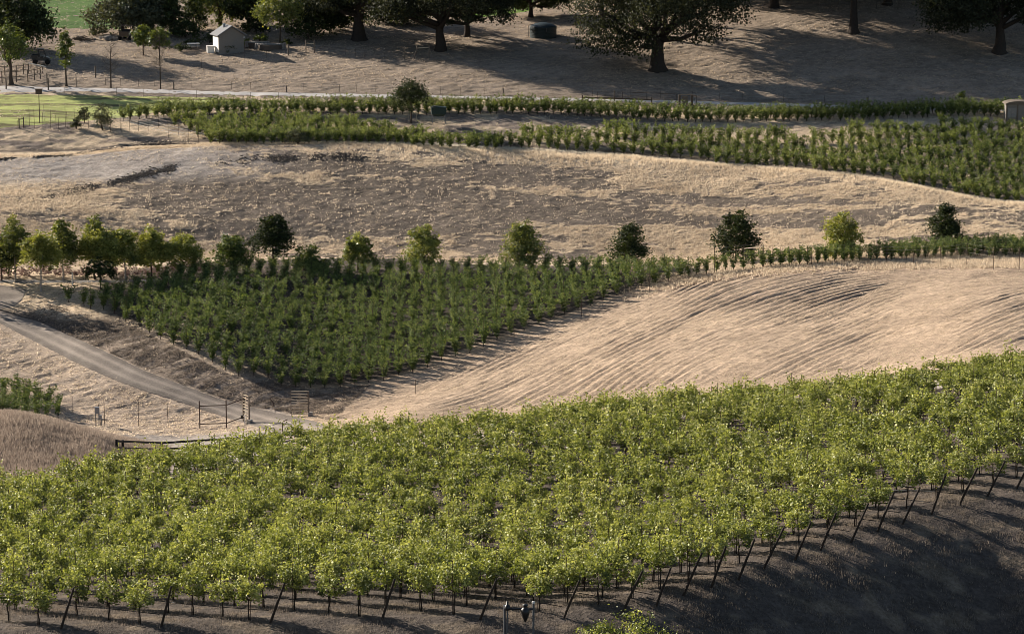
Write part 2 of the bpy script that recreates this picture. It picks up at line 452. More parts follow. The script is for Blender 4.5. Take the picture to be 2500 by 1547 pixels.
def cover(x, Y, k, u):
    n = fbm(x / 5, Y / 3, 3)[:, None]; nf = fbm(x / 1.1, Y / .7, 2)[:, None]
    def w(a, b, c, d): return (sstep(a, b, k) * (1 - sstep(c, d, k)))[:, None]
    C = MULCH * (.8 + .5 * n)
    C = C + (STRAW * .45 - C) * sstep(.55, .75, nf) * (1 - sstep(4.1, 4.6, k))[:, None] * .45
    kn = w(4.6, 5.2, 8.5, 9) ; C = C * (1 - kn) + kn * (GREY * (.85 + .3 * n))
    st = w(5.2, 5.9, 9.0, 9.12) * sstep(640, 760, u)[:, None]
    C = C * (1 - st) + st * (STUB * (.82 + .36 * n))
    bk = w(7.2, 7.6, 9.0, 9.05) * (1 - sstep(560, 700, u))[:, None]
    C = C * (1 - bk) + bk * (BANK * (.8 + .4 * n))
    pu, pv = pix(np.stack([x, Y, _bil(QG, x / Y, Y) * Y], 1))
    ub = inpoly([(26,766),(98,784),(156,811),(251,853),(352,903),(450,940),(529,970),(608,991),(740,1012),(830,1008),(905,940),(760,950),(680,946),(560,915),(450,860),(330,800),(255,770),(120,742)], pu, pv)[:, None] * (.45 + .55 * sstep(.35, .6, fbm((x + .4 * Y) / 2.2, (Y - .5 * x) / .7, 3)))[:, None]
    C = C * (1 - .85 * ub) + (.85 * ub) * (SOIL * .85 * (.7 + .6 * nf))
    vs = w(9.0, 9.08, 9.95, 10.1) * sstep(215, 300, u)[:, None]; isl = w(9.2, 9.4, 10.2, 10.4) * (1 - sstep(215, 300, u))[:, None]; C = C * (1 - isl) + isl * STRAW * (.85 + .3 * n); C = C * (1 - vs) + vs * (SOIL * .85 * (.8 + .4 * n))
    gap = w(9.0, 9.08, 10.2, 10.6) * sstep(1750, 1900, u)[:, None]
    C = C * (1 - gap) + gap * (STRAW * (.85 + .3 * n))
    md = w(10.0, 10.3, 14.0, 14.2)
    base = STRAW * 1.08 + (PALE - STRAW) * (sstep(12.62, 12.95, k) * sstep(560, 1000, u) * (1 - .55 * sstep(1500, 2000, u)))[:, None]
    base = base * (.85 + .3 * n)
    so = (mound_soil(x, Y, k, u) * .92)[:, None]
    base = base * (1 - so) + so * SOIL * (.75 + .5 * nf)
    dirt = (sstep(12.35, 12.55, k) * (1 - sstep(12.9, 13.0, k)) * (1 - sstep(420, 800, u)))[:, None]
    base = base * (1 - dirt) + dirt * (GREY * 1.12 * (.9 + .2 * n))
    C = C * (1 - md) + md * base
    pl = w(14.1, 14.4, 15.9, 16.1); vy = SOIL * 1.5 + (STRAW * .95 - SOIL * 1.5) * np.maximum(sstep(.42, .6, fbm(x / 3, Y / 1.5, 2)), .75 * sstep(1500, 1900, u))[:, None]
    C = C * (1 - pl) + pl * vy * (.85 + .3 * n)
    hl = sstep(15.9, 16.15, k)[:, None]; C = C * (1 - hl) + hl * (HILL * (.8 + .4 * n))
    return C

ua = np.concatenate([np.arange(-900, -240, 30), np.arange(-240, 2740, 6), np.arange(2740, 3420, 30)])
aa = a_of(ua, CY)
ya = np.concatenate([np.arange(40, 104, 2.0), np.arange(104, 240, .25), np.arange(240, 292, .16), np.arange(292, 445, .25), np.arange(445, 519, 2.0)])
A2, Y2 = np.meshgrid(aa, ya, indexing='ij')
X2 = A2 * Y2; Z2 = zg(X2, Y2)
# far land beyond the sampled table, out to the horizon
fi = np.clip((aa - AG[0]) / (AG[1] - AG[0]), 0, NA - 1.001); ii = fi.astype(int); tt = (fi - ii)[:, None]
qf = QGF[ii] * (1 - tt) + QGF[ii + 1] * tt
X2 = np.concatenate([X2, aa[:, None] * YGF[None]], 1); Z2 = np.concatenate([Z2, qf * YGF[None]], 1)
Y2 = np.concatenate([Y2, np.broadcast_to(YGF, (len(aa), len(YGF)))], 1)
nc, nr = X2.shape
V = np.stack([X2, Y2, Z2], 2).reshape(-1, 3)
idx = np.arange(nc * nr).reshape(nc, nr)
Fq = np.stack([idx[:-1, :-1], idx[1:, :-1], idx[1:, 1:], idx[:-1, 1:]], 2).reshape(-1, 4)
ground = mesh_obj('ground', V, Fq, MAT['ground'], smooth=True)
kv = kk(V[:, 0], V[:, 1]); uv = CX + F * V[:, 0] / V[:, 1]
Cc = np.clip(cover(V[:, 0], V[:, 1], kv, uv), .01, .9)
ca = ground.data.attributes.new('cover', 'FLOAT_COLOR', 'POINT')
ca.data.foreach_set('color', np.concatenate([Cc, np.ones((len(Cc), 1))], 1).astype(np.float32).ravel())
tag(ground, 'dry rolling valley land of straw grass and bare soil', 'ground', kind='structure')
del V, Fq, Cc, kv, uv

# ------------------------------------------------------------------ roads and fields laid on the land
def sheet(name, top, bot, mat, label, cat, n=120, m=8, lift=.05, kind='structure', y0=60.):
    top = np.asarray(top, float); bot = np.asarray(bot, float)
    ts = np.linspace(0, 1, n)
    def along(P):
        d = np.concatenate([[0], np.cumsum(np.hypot(*np.diff(P, axis=0).T))]); d /= d[-1]
        return np.stack([np.interp(ts, d, P[:, 0]), np.interp(ts, d, P[:, 1])], 1)
    Tp = hitm(along(top), y0); Bp = hitm(along(bot), y0)
    ss = np.linspace(0, 1, m)
    P = Tp[:, None, :] * (1 - ss)[None, :, None] + Bp[:, None, :] * ss[None, :, None]
    jig = (rng.random(P.shape[:2]) - .5) * .25; jig[:, 1:-1] = 0
    P[..., 1] += jig
    P[..., 2] = zg(P[..., 0], P[..., 1]) + lift
    P[:, 0, 2] -= lift + .03; P[:, -1, 2] -= lift + .03
    i = np.arange(n * m).reshape(n, m)
    Fq = np.stack([i[:-1, :-1], i[:-1, 1:], i[1:, 1:], i[1:, :-1]], 2).reshape(-1, 4)
    S = np.broadcast_to(ss[None], (n, m)); x_, y_ = P[..., 0], P[..., 1]
    rut = np.exp(-((S - .30) / .09) ** 2) + np.exp(-((S - .68) / .09) ** 2)
    T = np.clip(.30 + .55 * rut * (.5 + .8 * fbm(x_ / 3, y_ / 3, 2)) + .5 * (fbm(x_ / 1.1, y_ / 1.1, 2) - .5) - .35 * np.abs(S - .5), 0, 1)
    o = mesh_obj(name, P.reshape(-1, 3), Fq, mat, T=T.ravel(), smooth=True)
    return tag(o, label, cat, kind=kind)

M_dirt = mat_sheet('dirt road surface', (.16, .135, .115), (.40, .335, .28), .5, 7, .7, rut=True)
M_gravel = mat_sheet('pale gravel road', (.40, .375, .36), (.56, .52, .49), .4, 6, .3)
M_asph = mat_sheet('old asphalt', (.17, .16, .155), (.24, .225, .21), .4, 6, .25)
M_mow = mat_sheet('mown green field', (.20, .18, .09), (.52, .56, .20), .55, 5, 1.0, (.12, 1.0, 1), .35, lo=.42, hi=.56)
M_far = mat_sheet('far green field', (.05, .10, .028), (.12, .20, .055), .16, 1.6, 1.0, (.3, 1.3, 1), .8)
M_lawn = mat_sheet('lawn', (.06, .13, .015), (.13, .23, .03), .3, 3, .6)

sheet('dirt_road', [(-60,745),(0,760),(26,768),(98,786),(156,813),(251,855),(352,905),(450,942),(529,972),(608,993),(707,1014),(768,1027),(816,1043),(880,1062)],
      [(-60,772),(0,790),(60,822),(120,853),(193,890),(270,925),(352,956),(413,974),(500,1003),(560,1022),(620,1040),(690,1060),(770,1078),(850,1088)],
      M_dirt, 'grey dirt farm road running down the slope to the gates', 'road', 260, 40)
sheet('farm_track', [(-60,692),(0,693),(40,698),(66,706)], [(-60,760),(0,758),(34,752),(52,735)], M_dirt,
      'dirt track bending in from the paved road at the left', 'road', 40, 10, lift=.03)
sheet('paved_road', [(-60,682),(60,683),(180,683),(320,683),(420,681)], [(-60,691),(60,692),(180,692),(320,690),(420,687)], M_asph,
      'strip of paved road behind the row of roadside trees', 'road', 60, 5)
sheet('gravel_road', [(-60,206),(0,208),(100,212),(300,216),(640,225),(900,230),(1250,237),(1600,244),(1860,251),(2130,259),(2560,269)],
      [(-60,229),(0,228),(100,225),(300,226),(640,235),(900,238),(1250,244),(1600,251),(1860,259),(2130,265),(2560,274)], M_gravel,
      'pale gravel road along the foot of the oak hillside', 'road', 160, 6)
sheet('mown_field', [(-60,232),(0,230),(150,232),(320,234),(480,238),(600,245)], [(-60,318),(0,314),(120,304),(240,294),(330,284),(440,262),(600,252)], M_mow,
      'bright mown green field below the gravel road', 'field', 110, 34, lift=.04)
sheet('green_field', [(70,-60),(200,-60),(330,-60)], [(70,72),(180,71),(300,74)], M_far, 'dark green crop field beyond the large evergreen', 'field', 50, 40, lift=.06)
sheet('lawn', [(1130,2),(1200,-6),(1300,-10)], [(1120,48),(1200,42),(1300,30)], M_lawn, 'small bright lawn behind the oaks', 'field', 30, 14, lift=.05)

# ------------------------------------------------------------------ dry grass (nobody could count it)
def blades(P, h, w, nb, rg, lean=.35, tint=None):
    n = len(P); R = np.repeat(np.arange(n), nb); B = P[R].copy()
    B[:, :2] += rg.normal(0, .09, (len(R), 2)); hh = np.repeat(h, nb) * (.6 + .7 * rg.random(len(R)))
    ang = rg.random(len(R)) * 2 * np.pi; d = np.stack([np.cos(ang), np.sin(ang), 0 * ang], 1)
    a2 = rg.random(len(R)) * 2 * np.pi
    tip = B + np.stack([np.cos(a2) * lean * hh, np.sin(a2) * lean * hh, hh], 1)
    ww = (w * (.6 + .8 * rg.random(len(R))))[:, None]
    B[:, 2] -= .03
    V = np.stack([B - d * ww / 2, B + d * ww / 2, tip], 1).reshape(-1, 3)
    Fc = np.arange(len(R) * 3).reshape(-1, 3)
    t = rg.random(n) * .55 + .2 if tint is None else tint
    T = np.repeat(np.clip(t[R] + rg.normal(0, .12, len(R)), 0, 1), 3)
    return V, Fc, T

def grass(name, label, mat, N, ybox, mask, h, w, nb, tint=None, ub=(-70, 2570)):
    rg = np.random.default_rng(len(name) * 7 + N)
    Y = ybox[0] + (ybox[1] - ybox[0]) * rg.random(N); u = ub[0] + (ub[1] - ub[0]) * rg.random(N)
    x = a_of(u, CY) * Y
    k = kk(x, Y); p = mask(x, Y, k, u)
    s = rg.random(N) < p; x, Y, k, u = x[s], Y[s], k[s], u[s]
    P = np.stack([x, Y, zg(x, Y)], 1)
    hh = h(x, Y, k, u) if callable(h) else np.full(len(x), h)
    tt = tint(x, Y, k, u) if tint else None
    V, Fc, T = blades(P, hh, w, nb, rg, tint=tt)
    o = mesh_obj(name, V, Fc, mat, T=T)
    print(name, len(P), len(Fc))
    return tag(o, label, 'grass', kind='stuff')

def m_mound(x, Y, k, u):
    inz = sstep(10.75, 10.95, k) * (1 - sstep(13.5, 13.8, k))
    dirt = sstep(12.3, 12.5, k) * (1 - sstep(12.95, 13.02, k)) * (1 - sstep(420, 760, u))
    return inz * (1 - .88 * dirt) * (1 - .90 * mound_soil(x, Y, k, u))
def h_mound(x, Y, k, u):
    return .11 + .20 * sstep(12.65, 12.95, k) * sstep(700, 1000, u) + .12 * fbm(x / 3, Y / 3, 2)
def t_mound(x, Y, k, u):
    return np.clip(.16 + .55 * fbm(x / 6, Y / 3, 2) + .30 * sstep(12.6, 12.95, k) * sstep(800, 1050, u) + .14 * sstep(1900, 2200, u), 0, 1)
grass('mound_grass', 'tall dry straw grass covering the middle mound', MAT['straw'], 170000, (299, 346), m_mound, h_mound, .055, 4, t_mound)

def m_bank(x, Y, k, u):
    b = sstep(7.1, 7.4, k) * (1 - sstep(9.85, 10, k)) * (1 - sstep(700, 860, u))
    uu, vv = pix(np.stack([x, Y, zg(x, Y)], 1))
    road = inpoly([(-60,740),(26,764),(98,782),(251,851),(352,901),(529,968),(707,1010),(816,1040),(880,1066),(850,1092),(690,1064),(560,1026),(413,978),(270,929),(120,857),(-60,777)], uu, vv)
    loop = inpoly([(-70,692),(40,695),(70,706),(50,738),(30,764),(-70,780)], uu, vv)
    edge = .9 - .7 * road * 1.0
    ubk = inpoly([(26,766),(98,784),(251,853),(450,940),(608,991),(740,1012),(830,1008),(905,940),(760,950),(560,915),(330,800),(120,742)], uu, vv)
    return b * (1 - .93 * ubk) * np.where(road, .05 * sstep(.5, .7, fbm(x / 1.5, Y / 1.5, 2)), 1.0) * (~loop) * (.35 + .65 * sstep(.4, .6, fbm(x / 2.5, Y / 2, 2))) * .7
grass('bank_grass', 'short dry grass on the banks beside the dirt road', MAT['straw'], 30000, (240, 302), m_bank, .13, .07, 4, ub=(-70, 880))
grass('knoll_grass', 'rough brown weeds on the knoll at the left edge', MAT['weed'], 26000, (192, 236),
      lambda x, Y, k, u: sstep(4.9, 5.2, k) * (1 - sstep(6.6, 6.9, k)) * (1 - sstep(330, 420, u)),
      lambda x, Y, k, u: .30 + .25 * fbm(x / 2, Y / 2, 2), .05, 5, ub=(-70, 420))
grass('stubble', 'short stubble left on the ploughed hill', MAT['straw'], 64000, (212, 290),
      lambda x, Y, k, u: sstep(5.6, 6.0, k) * (1 - sstep(8.9, 9.05, k)) * sstep(700, 800, u) * (.25 + .75 * sstep(.40, .6, fbm((.6 * x + .8 * Y) / 6, (.8 * x - .6 * Y) / 1.2, 2))),
      .085, .06, 3, lambda x, Y, k, u: .10 + .5 * fbm(x / 5, Y / 4, 2), ub=(700, 2570))
grass('ridge_grass', 'dry grass along the fenced crest of the ploughed hill', MAT['straw'], 26000, (270, 304),
      lambda x, Y, k, u: sstep(8.7, 8.85, k) * (1 - sstep(10.8, 11, k)) * sstep(1480, 1700, u), .28, .07, 4, ub=(1450, 2570))
grass('hillside_grass', 'short grazed grass on the oak hillside', MAT['straw'], 60000, (352, 436),
      lambda x, Y, k, u: sstep(16.15, 16.4, k) * (.25 + .75 * sstep(.38, .6, fbm(x / 4, Y / 2, 2))), .11, .10, 3, lambda x, Y, k, u: .0 + .42 * fbm(x / 5, Y / 3, 2))
grass('plateau_grass', 'dry grass between the far vine rows', MAT['straw'], 22000, (318, 366),
      lambda x, Y, k, u: sstep(13.6, 13.9, k) * (1 - sstep(15.8, 16, k)) * sstep(.48, .66, fbm(x / 7, Y / 1.6, 2)) * .8, .14, .09, 3)
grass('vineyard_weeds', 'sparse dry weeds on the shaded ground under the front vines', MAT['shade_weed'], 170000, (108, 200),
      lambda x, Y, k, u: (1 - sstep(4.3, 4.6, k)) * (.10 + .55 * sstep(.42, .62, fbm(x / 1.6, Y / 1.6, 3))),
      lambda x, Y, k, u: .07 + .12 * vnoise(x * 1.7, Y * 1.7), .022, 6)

def m_bw(x, Y, k, u):
    uu, vv = pix(np.stack([x, Y, zg(x, Y)], 1))
    b = inpoly([(40,768),(98,784),(251,853),(450,940),(608,991),(740,1012),(830,1008),(905,940),(760,950),(560,915),(330,800),(120,742)], uu, vv)
    return b * (.2 + .8 * sstep(.38, .6, fbm((x + .4 * Y) / 2.2, (Y - .5 * x) / .7, 3)))
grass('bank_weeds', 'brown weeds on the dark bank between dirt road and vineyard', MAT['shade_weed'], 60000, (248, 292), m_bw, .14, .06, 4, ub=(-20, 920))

# ------------------------------------------------------------------ strips of dark turned soil
def clods(name, label, line, width, n, size):
    rg = np.random.default_rng(n); L = hitm(line)
    d = np.concatenate([[0], np.cumsum(np.hypot(*np.diff(L[:, :2], axis=0).T))])
    mb = MB()
    t = rg.random(n) * d[-1]
    keep = rg.random(n) < sstep(.25, .6, fbm(t / 2.4, t * 0 + n, 3))
    for tt_ in t[keep]:
        x = np.interp(tt_, d, L[:, 0]) + rg.normal(0, .2); y = np.interp(tt_, d, L[:, 1]) + rg.normal(0, width)
        s = size * (.4 + rg.random() ** 2 * 1.1)
        v = np.array([[-1,-1,-.3],[1,-1,-.3],[1,1,-.3],[-1,1,-.3],[-.6,-.6,.7],[.6,-.6,.7],[.6,.6,.7],[-.6,.6,.7]]) * s * .5
        v = (v + rg.normal(0, .14 * s, v.shape)) @ Rz(rg.random() * 3).T
        mb.add(v + np.array([x, y, float(zg(x, y)) + .03]), [[4,5,6,7],[0,1,5,4],[1,2,6,5],[2,3,7,6],[3,0,4,7]])
    return tag(mb.build(name, MAT['clod']), label, 'soil', kind='stuff')
clods('turned_soil', 'dark band of turned clods between dirt strip and straw slope', [(120,482),(200,462),(300,440),(380,421),(450,406),(560,395),(640,388),(760,384),(900,384)], .62, 8000, .125)
clods('soil_ridge', 'thin dark ridge of turned soil above the dirt strip', [(-40,394),(30,387),(100,383),(170,379),(230,370),(320,357),(480,352)], .25, 1500, .16)
# ------------------------------------------------------------------ grape vines
def shoots(rg, nsh, L, h0, hl, lean, step, jit, droop=.18):
    out = []; tn = []
    for s in range(nsh):
        p = np.array([rg.uniform(-L, L), rg.normal(0, .06), h0 + rg.normal(0, .08)])
        side = rg.choice([-1, 1]) * abs(rg.normal(.5, .45)) * lean
        d = np.array([rg.normal(0, .35), side, 1.0]); d /= np.linalg.norm(d)
        ln = hl * rg.uniform(.55, 1.15); t = rg.uniform(.15, .75)
        m = int(ln / step)
        for i in range(m):
            f = i / max(1, m)
            d = d + np.array([rg.normal(0, .07), rg.normal(0, .07) + np.sign(side) * .02, -droop * f * .35]); d /= np.linalg.norm(d)
            p = p + d * step
            out.append(p + rg.normal(0, jit, 3)); tn.append(t + .25 * f + rg.normal(0, .10))
    return np.array(out), np.clip(np.array(tn), 0, 1)

def canopy(rg, nsh, L, h0, hl, lean, step, jit, leaf, per=1):
    C, t = shoots(rg, nsh, L, h0, hl, lean, step, jit)
    if per > 1:
        C = np.repeat(C, per, 0) + rg.normal(0, jit, (len(C) * per, 3)); t = np.repeat(t, per)
    V, Fc = leaf_quads(C, leaf * (.65 + .6 * rg.random(len(C))), rg, .3)
    return V, Fc, np.repeat(t, 4)

def bush_canopy(rg, L, z0, rz, ry, leaf, ncl, nper, nsh, hl, lean):
    # dense head of leaf clumps with loose shoots standing out of it
    C = []; O = []; t = []
    for _ in range(ncl):
        d = rg.normal(size=3); d /= np.linalg.norm(d); r = .45 + .6 * rg.random() ** .5
        c = np.array([d[0] * L * r, d[1] * ry * r, z0 + d[2] * rz * r]); m = int(nper * rg.uniform(.5, 1.5))
        C.append(c + rg.normal(0, 1, (m, 3)) * np.array([.13, .13, .10])); O.append(np.repeat(d[None] * .7, m, 0))
        t.append(np.clip(rg.uniform(.2, .75) + .18 * d[2] + rg.normal(0, .12, m), 0, 1))
    S, ts = shoots(rg, nsh, L * .8, z0, hl, lean, .075, .05)
    C.append(S); t.append(ts); O.append(np.zeros((len(S), 3)))
    C = np.concatenate(C); O = np.concatenate(O); t = np.concatenate(t)
    V, Fc = leaf_quads(C, leaf * (.65 + .6 * rg.random(len(C))), rg, .3, O)
    return V, Fc, np.repeat(t, 4)

def vine_trunk_mb(rg, h, L, r):
    mb = MB()
    P = [[0, 0, -.1], [rg.normal(0, .02), rg.normal(0, .02), h * .35], [rg.normal(0, .03), rg.normal(0, .03), h * .7], [0, 0, h]]
    mb.tube(P, [r * 1.25, r, r * .9, r * .95], 5)
    for s in (-1, 1):
        mb.tube([[0, 0, h - .02], [s * L * .5, rg.normal(0, .02), h + .03], [s * L, 0, h + .05]], [r * .8, r * .6, r * .4], 4)
    return mb

ROWD = np.array([-.8, .6])
post_px = [(145,1500),(385,1495),(645,1485),(910,1480),(1145,1478),(1345,1475),(1485,1462),(1565,1445),(1630,1420),(1697,1400),(1762,1382),(1822,1357),(1897,1335),(1957,1312),(2030,1295),(2093,1268),(2153,1250),(2222,1228),(2288,1205),(2355,1185),(2425,1165)]
post_px = [(u * 1.0233, v * 1.0233) for u, v in post_px]
POST = [hit(u, v, 100) for u, v in post_px]
step = (POST[-1] - POST[-7]) / 6
for i in range(1, 34):
    p = POST[20] + step * i; p[2] = zg(p[0], p[1]); POST.append(p)
# rows left of the first post keep the spacing, their ends lie outside the frame
p0 = POST[0]; ext = []
for i in range(1, 4):
    p = p0 + (POST[0] - POST[1]) * i; p[2] = zg(p[0], p[1]); ext.append(p)
ROWS = [(p, True) for p in POST] + [(p, True) for p in ext]

# leaning end posts
rgp = np.random.default_rng(3)
proto = None
def end_post(rg):
    mb = MB(); top = np.array([.70, -.52, 2.02])
    mb.tube([[-.06, .045, -.2], top * .5, top], [.058, .055, .050], 8)
    return mb
pv = [end_post(rgp) for _ in range(3)]
pdat = [mesh_data('end_post', *(m.arrays()[:2]), MAT['post']) for m in pv]
for i, (p, vis) in enumerate(ROWS):
    uu, vv = pix(p)
    if uu < -60 or uu > 2640: continue
    o = link('end_post', pdat[i % 3], None, p); s = rgp.uniform(.94, 1.06)
    o.rotation_euler = (rgp.normal(0, .03), rgp.normal(0, .03), rgp.normal(0, .08)); o.scale = (s, s, s)
    tag(o, 'dark wooden post leaning outward at the end of a front vine row', 'post', 'leaning end posts of the front vineyard')

# vine positions in the front vineyard
vpos = []
for ri, (p, vis) in enumerate(ROWS):
    d = 1.25 + rgp.uniform(-.1, .2)
    while d < 140:
        x, y = p[0] + ROWD[0] * d, p[1] + ROWD[1] * d
        u = CX + F * x / y
        if u < -110 or y > 215: break
        if u < 2620:
            k = float(kk(x, y))
            if k < 4.16 and rgp.random() > .06:
                vpos.append((x, y, float(zg(x, y)), ri))
        d += 1.9 + rgp.normal(0, .16)
vpos = np.array(vpos); vpos = vpos[np.argsort(vpos[:, 1])]
inframe = (lambda U: (U[0] > -15) & (U[0] < 2515) & (U[1] < 1600))(pix(vpos[:, :3]))
order = np.concatenate([np.nonzero(inframe)[0], np.nonzero(~inframe)[0]])
vpos = vpos[order]
print('front vines', len(vpos))
rot_row = math.atan2(ROWD[1], ROWD[0])
NV = 7
vt = []; 
for i in range(NV):
    rg = np.random.default_rng(100 + i)
    L = .62 + .14 * (i % 3)
    Vc, Fcc, Tc = bush_canopy(rg, L, 1.33 + .06 * (i % 3), .46, .50, .118, 30, 24, 9 + 2 * (i % 3), .95 + .25 * (i % 2), .55)
    cm = mesh_data('canopy', Vc, Fcc, MAT['vine_front'], T=Tc)
    tm = vine_trunk_mb(rg, .95, L * .8, .035); td = mesh_data('trunk', *tm.arrays()[:2], MAT['vinewood'], smooth=True)
    sm = MB().tube([[.07, .03, -.1], [.07, .03, 1.0], [.07 + rg.normal(0, .04), .03, 2.15 + rg.normal(0, .12)]], .016, 5); sd = mesh_data('stake', *sm.arrays()[:2], MAT['rust'])
    vt.append((cm, td, sd, (Vc, Fcc, Tc), tm.arrays(), sm.arrays()))
print('canopy leaves', [len(v[3][1]) for v in vt])
G1 = 'trellised vines of the front vineyard'
for i, (x, y, z, ri) in enumerate(vpos[:300]):
    t = vt[rgp.integers(NV)]
    o = thing('grape_vine', 'sunlit yellow green grape vine standing in the front vineyard', 'grape vine', (x, y, z), G1, rot_row + rgp.normal(0, .06) + (math.pi if rgp.random() < .5 else 0))
    s = rgp.uniform(.78, 1.18); o.scale = (1, 1, s)
    link('canopy', t[0], o); link('trunk', t[1], o); link('stake', t[2], o)
# the remaining front vines as one mass
mb = MB()
for (x, y, z, ri) in vpos[300:]:
    t = vt[rgp.integers(NV)]; R = Rz(rot_row + rgp.normal(0, .06) + (math.pi if rgp.random() < .5 else 0)); s = rgp.uniform(.80, 1.16)
    S = np.array([1, 1, s]); o3 = np.array([x, y, z])
    Vc, Fcc, Tc = t[3]
    n = len(Fcc); keep = rgp.random(n) < .75
    Vk = Vc.reshape(n, 4, 3)[keep]; c = Vk.mean(1, keepdims=True); Vk = (c + (Vk - c) * 1.12).reshape(-1, 3)
    mb.add((Vk * S) @ R.T + o3, np.arange(len(Vk)).reshape(-1, 4), 0, Tc.reshape(n, 4)[keep].ravel())
    for arr in (t[4], t[5]):
        mb.add((arr[0] * S) @ R.T + o3, arr[1], 1 if arr is t[4] else 2)
tag(mb.build('vine_rows', [MAT['vine_front'], MAT['vinewood'], MAT['rust']]), 'yellow green mass of vine rows running up to the crest of the front slope', 'vines', kind='stuff')
del mb

# drip hoses, one along every row
for ri, (p, vis) in enumerate(ROWS):
    P = []
    for d in np.arange(.1, 90, 2.5):
        x, y = p[0] + ROWD[0] * d, p[1] + ROWD[1] * d
        if CX + F * x / y < -80 or kk(x, y) > 4.1 : break
        P.append([x, y, float(zg(x, y)) + .52 + rgp.normal(0, .04)])
    if len(P) > 3 and P[0][0] / P[0][1] * F < 1900 and ri < 34:
        tag(MB().tube(P, .018, 4).build('drip_hose', MAT['hose']), 'thin black drip hose strung low along a front vine row', 'hose', 'drip hoses of the front vineyard')

# ---- single mesh vines of the two farther vineyards
def small_vine(rg, h, w, lean, n_sh, leaf, mat, trunk_h, per):
    V, Fc, T = canopy(rg, n_sh, w, trunk_h, h - trunk_h, lean, .085, .07, leaf, per)
    mb = MB().add(V, Fc, 0, T)
    a = vine_trunk_mb(rg, trunk_h, w * .7, .04).arrays(); mb.add(a[0], a[1], 1)
    mb.tube([[.05, 0, -.1], [.05, 0, h * .95]], .015, 4, 2)
    return mb.arrays()

def plant(pts, variants, mats, name, label, cat, group, rot, smass, slabel, rg, nind=300, zs=(.85, 1.12)):
    datas = [mesh_data(name, v[0], v[1], mats, v[2], v[3]) for v in variants]
    for p in pts[:nind]:
        i = rg.integers(len(variants))
        o = link(name, datas[i], None, p); s = rg.uniform(*zs)
        o.scale = (rg.uniform(.85, 1.15), rg.uniform(.85, 1.15), s); o.rotation_euler = (0, 0, rot + rg.normal(0, .15) + (math.pi if rg.random() < .5 else 0))
        tag(o, label, cat, group)
    mb = MB()
    for p in pts[nind:]:
        v = variants[rg.integers(len(variants))]
        V = v[0] * np.array([rg.uniform(.85, 1.15), rg.uniform(.85, 1.15), rg.uniform(*zs)])
        V = V @ Rz(rot + rg.normal(0, .15) + (math.pi if rg.random() < .5 else 0)).T + p
        o = mb.n; mb.V.append(V); mb.F.append(v[1] + o); mb.M.append(v[2]); mb.T.append(v[3]); mb.n += len(V)
    if mb.n:
        tag(mb.build(smass, mats), slabel, 'vines', kind='stuff')

# middle vineyard
MIDP = [(255,765),(330,797),(450,858),(560,912),(680,943),(760,948),(880,946),(1010,912),(1150,862),(1300,798),(1450,744),(1590,700),(1690,676),(1640,662),(1400,662),(1100,658),(800,656),(620,656),(500,664),(400,690),(300,716),(240,735)]
d0 = hit(880, 950, 225); d1 = hit(1590, 702, 225)
rd = (d1 - d0)[:2]; rd /= np.linalg.norm(rd); rn = np.array([-rd[1], rd[0]])
rgm = np.random.default_rng(21); pts = []
dep = np.array([-.025, 1.0])
for i in range(-40, 45):
    ph = rgm.random() * .5
    for j in range(0, 52):
        y = 241 + j * 1.34 + rgm.normal(0, .1) + ph; x = i * 1.36 + dep[0] * (y - 270) + rgm.normal(0, .06)
        pts.append([x, y])
pts = np.array(pts); pts = np.concatenate([pts, zg(pts[:, 0], pts[:, 1])[:, None]], 1)
uu, vv = pix(pts); s = inpoly(MIDP, uu, vv) & (rgm.random(len(pts)) > .05); pts = pts[s]
def line_pts(L, stepm, offs, rg, y0=225):
    L = hitm(L, y0); d = np.concatenate([[0], np.cumsum(np.hypot(*np.diff(L[:, :2], axis=0).T))]); o = []
    for off, t0 in offs:
        for t in np.arange(t0 * d[-1], d[-1], stepm):
            x = np.interp(t, d, L[:, 0]) + rg.normal(0, .1); y = np.interp(t, d, L[:, 1]) + off + rg.normal(0, .1)
            o.append([x, y, float(zg(x, y))])
    return np.array(o)
strip = line_pts([(1680,676),(1740,668),(1850,655),(1960,648),(2100,640),(2250,633),(2400,629),(2580,627)], .95, [(0, 0), (1.9, .2), (3.8, .55), (5.6, .72)], rgm)
bl = []
for v0, u1 in ((1020, 165), (1006, 158), (994, 128), (982, 96), (970, 66), (958, 40)):
    for u0 in np.arange(-40, u1, 26): bl.append((u0 + rgm.normal(0, 3), v0 + rgm.normal(0, 1)))
bl = hitm(bl, 225)
extra = hitm([(168, 738), (205, 748), (222, 755)], 225)
pts = np.concatenate([extra, bl, strip, pts[np.argsort(pts[:, 1])]])
print('middle vines', len(pts), 'strip', len(strip), 'left', len(bl))
mv = [small_vine(np.random.default_rng(40 + i), 2.0, .22, .15, 12, .125, None, .42, 3) for i in range(6)]
print('mid leaves', [len(v[1]) for v in mv])
plant(pts, mv, [MAT['vine_mid'], MAT['vinewood'], MAT['rust']], 'bushy_vine', 'dark green bushy vine growing in the middle vineyard block', 'grape vine',
      'bushy vines of the middle vineyard', math.pi / 2, 'vineyard_block', 'dark green mass of close planted vines filling the middle block', rgm)

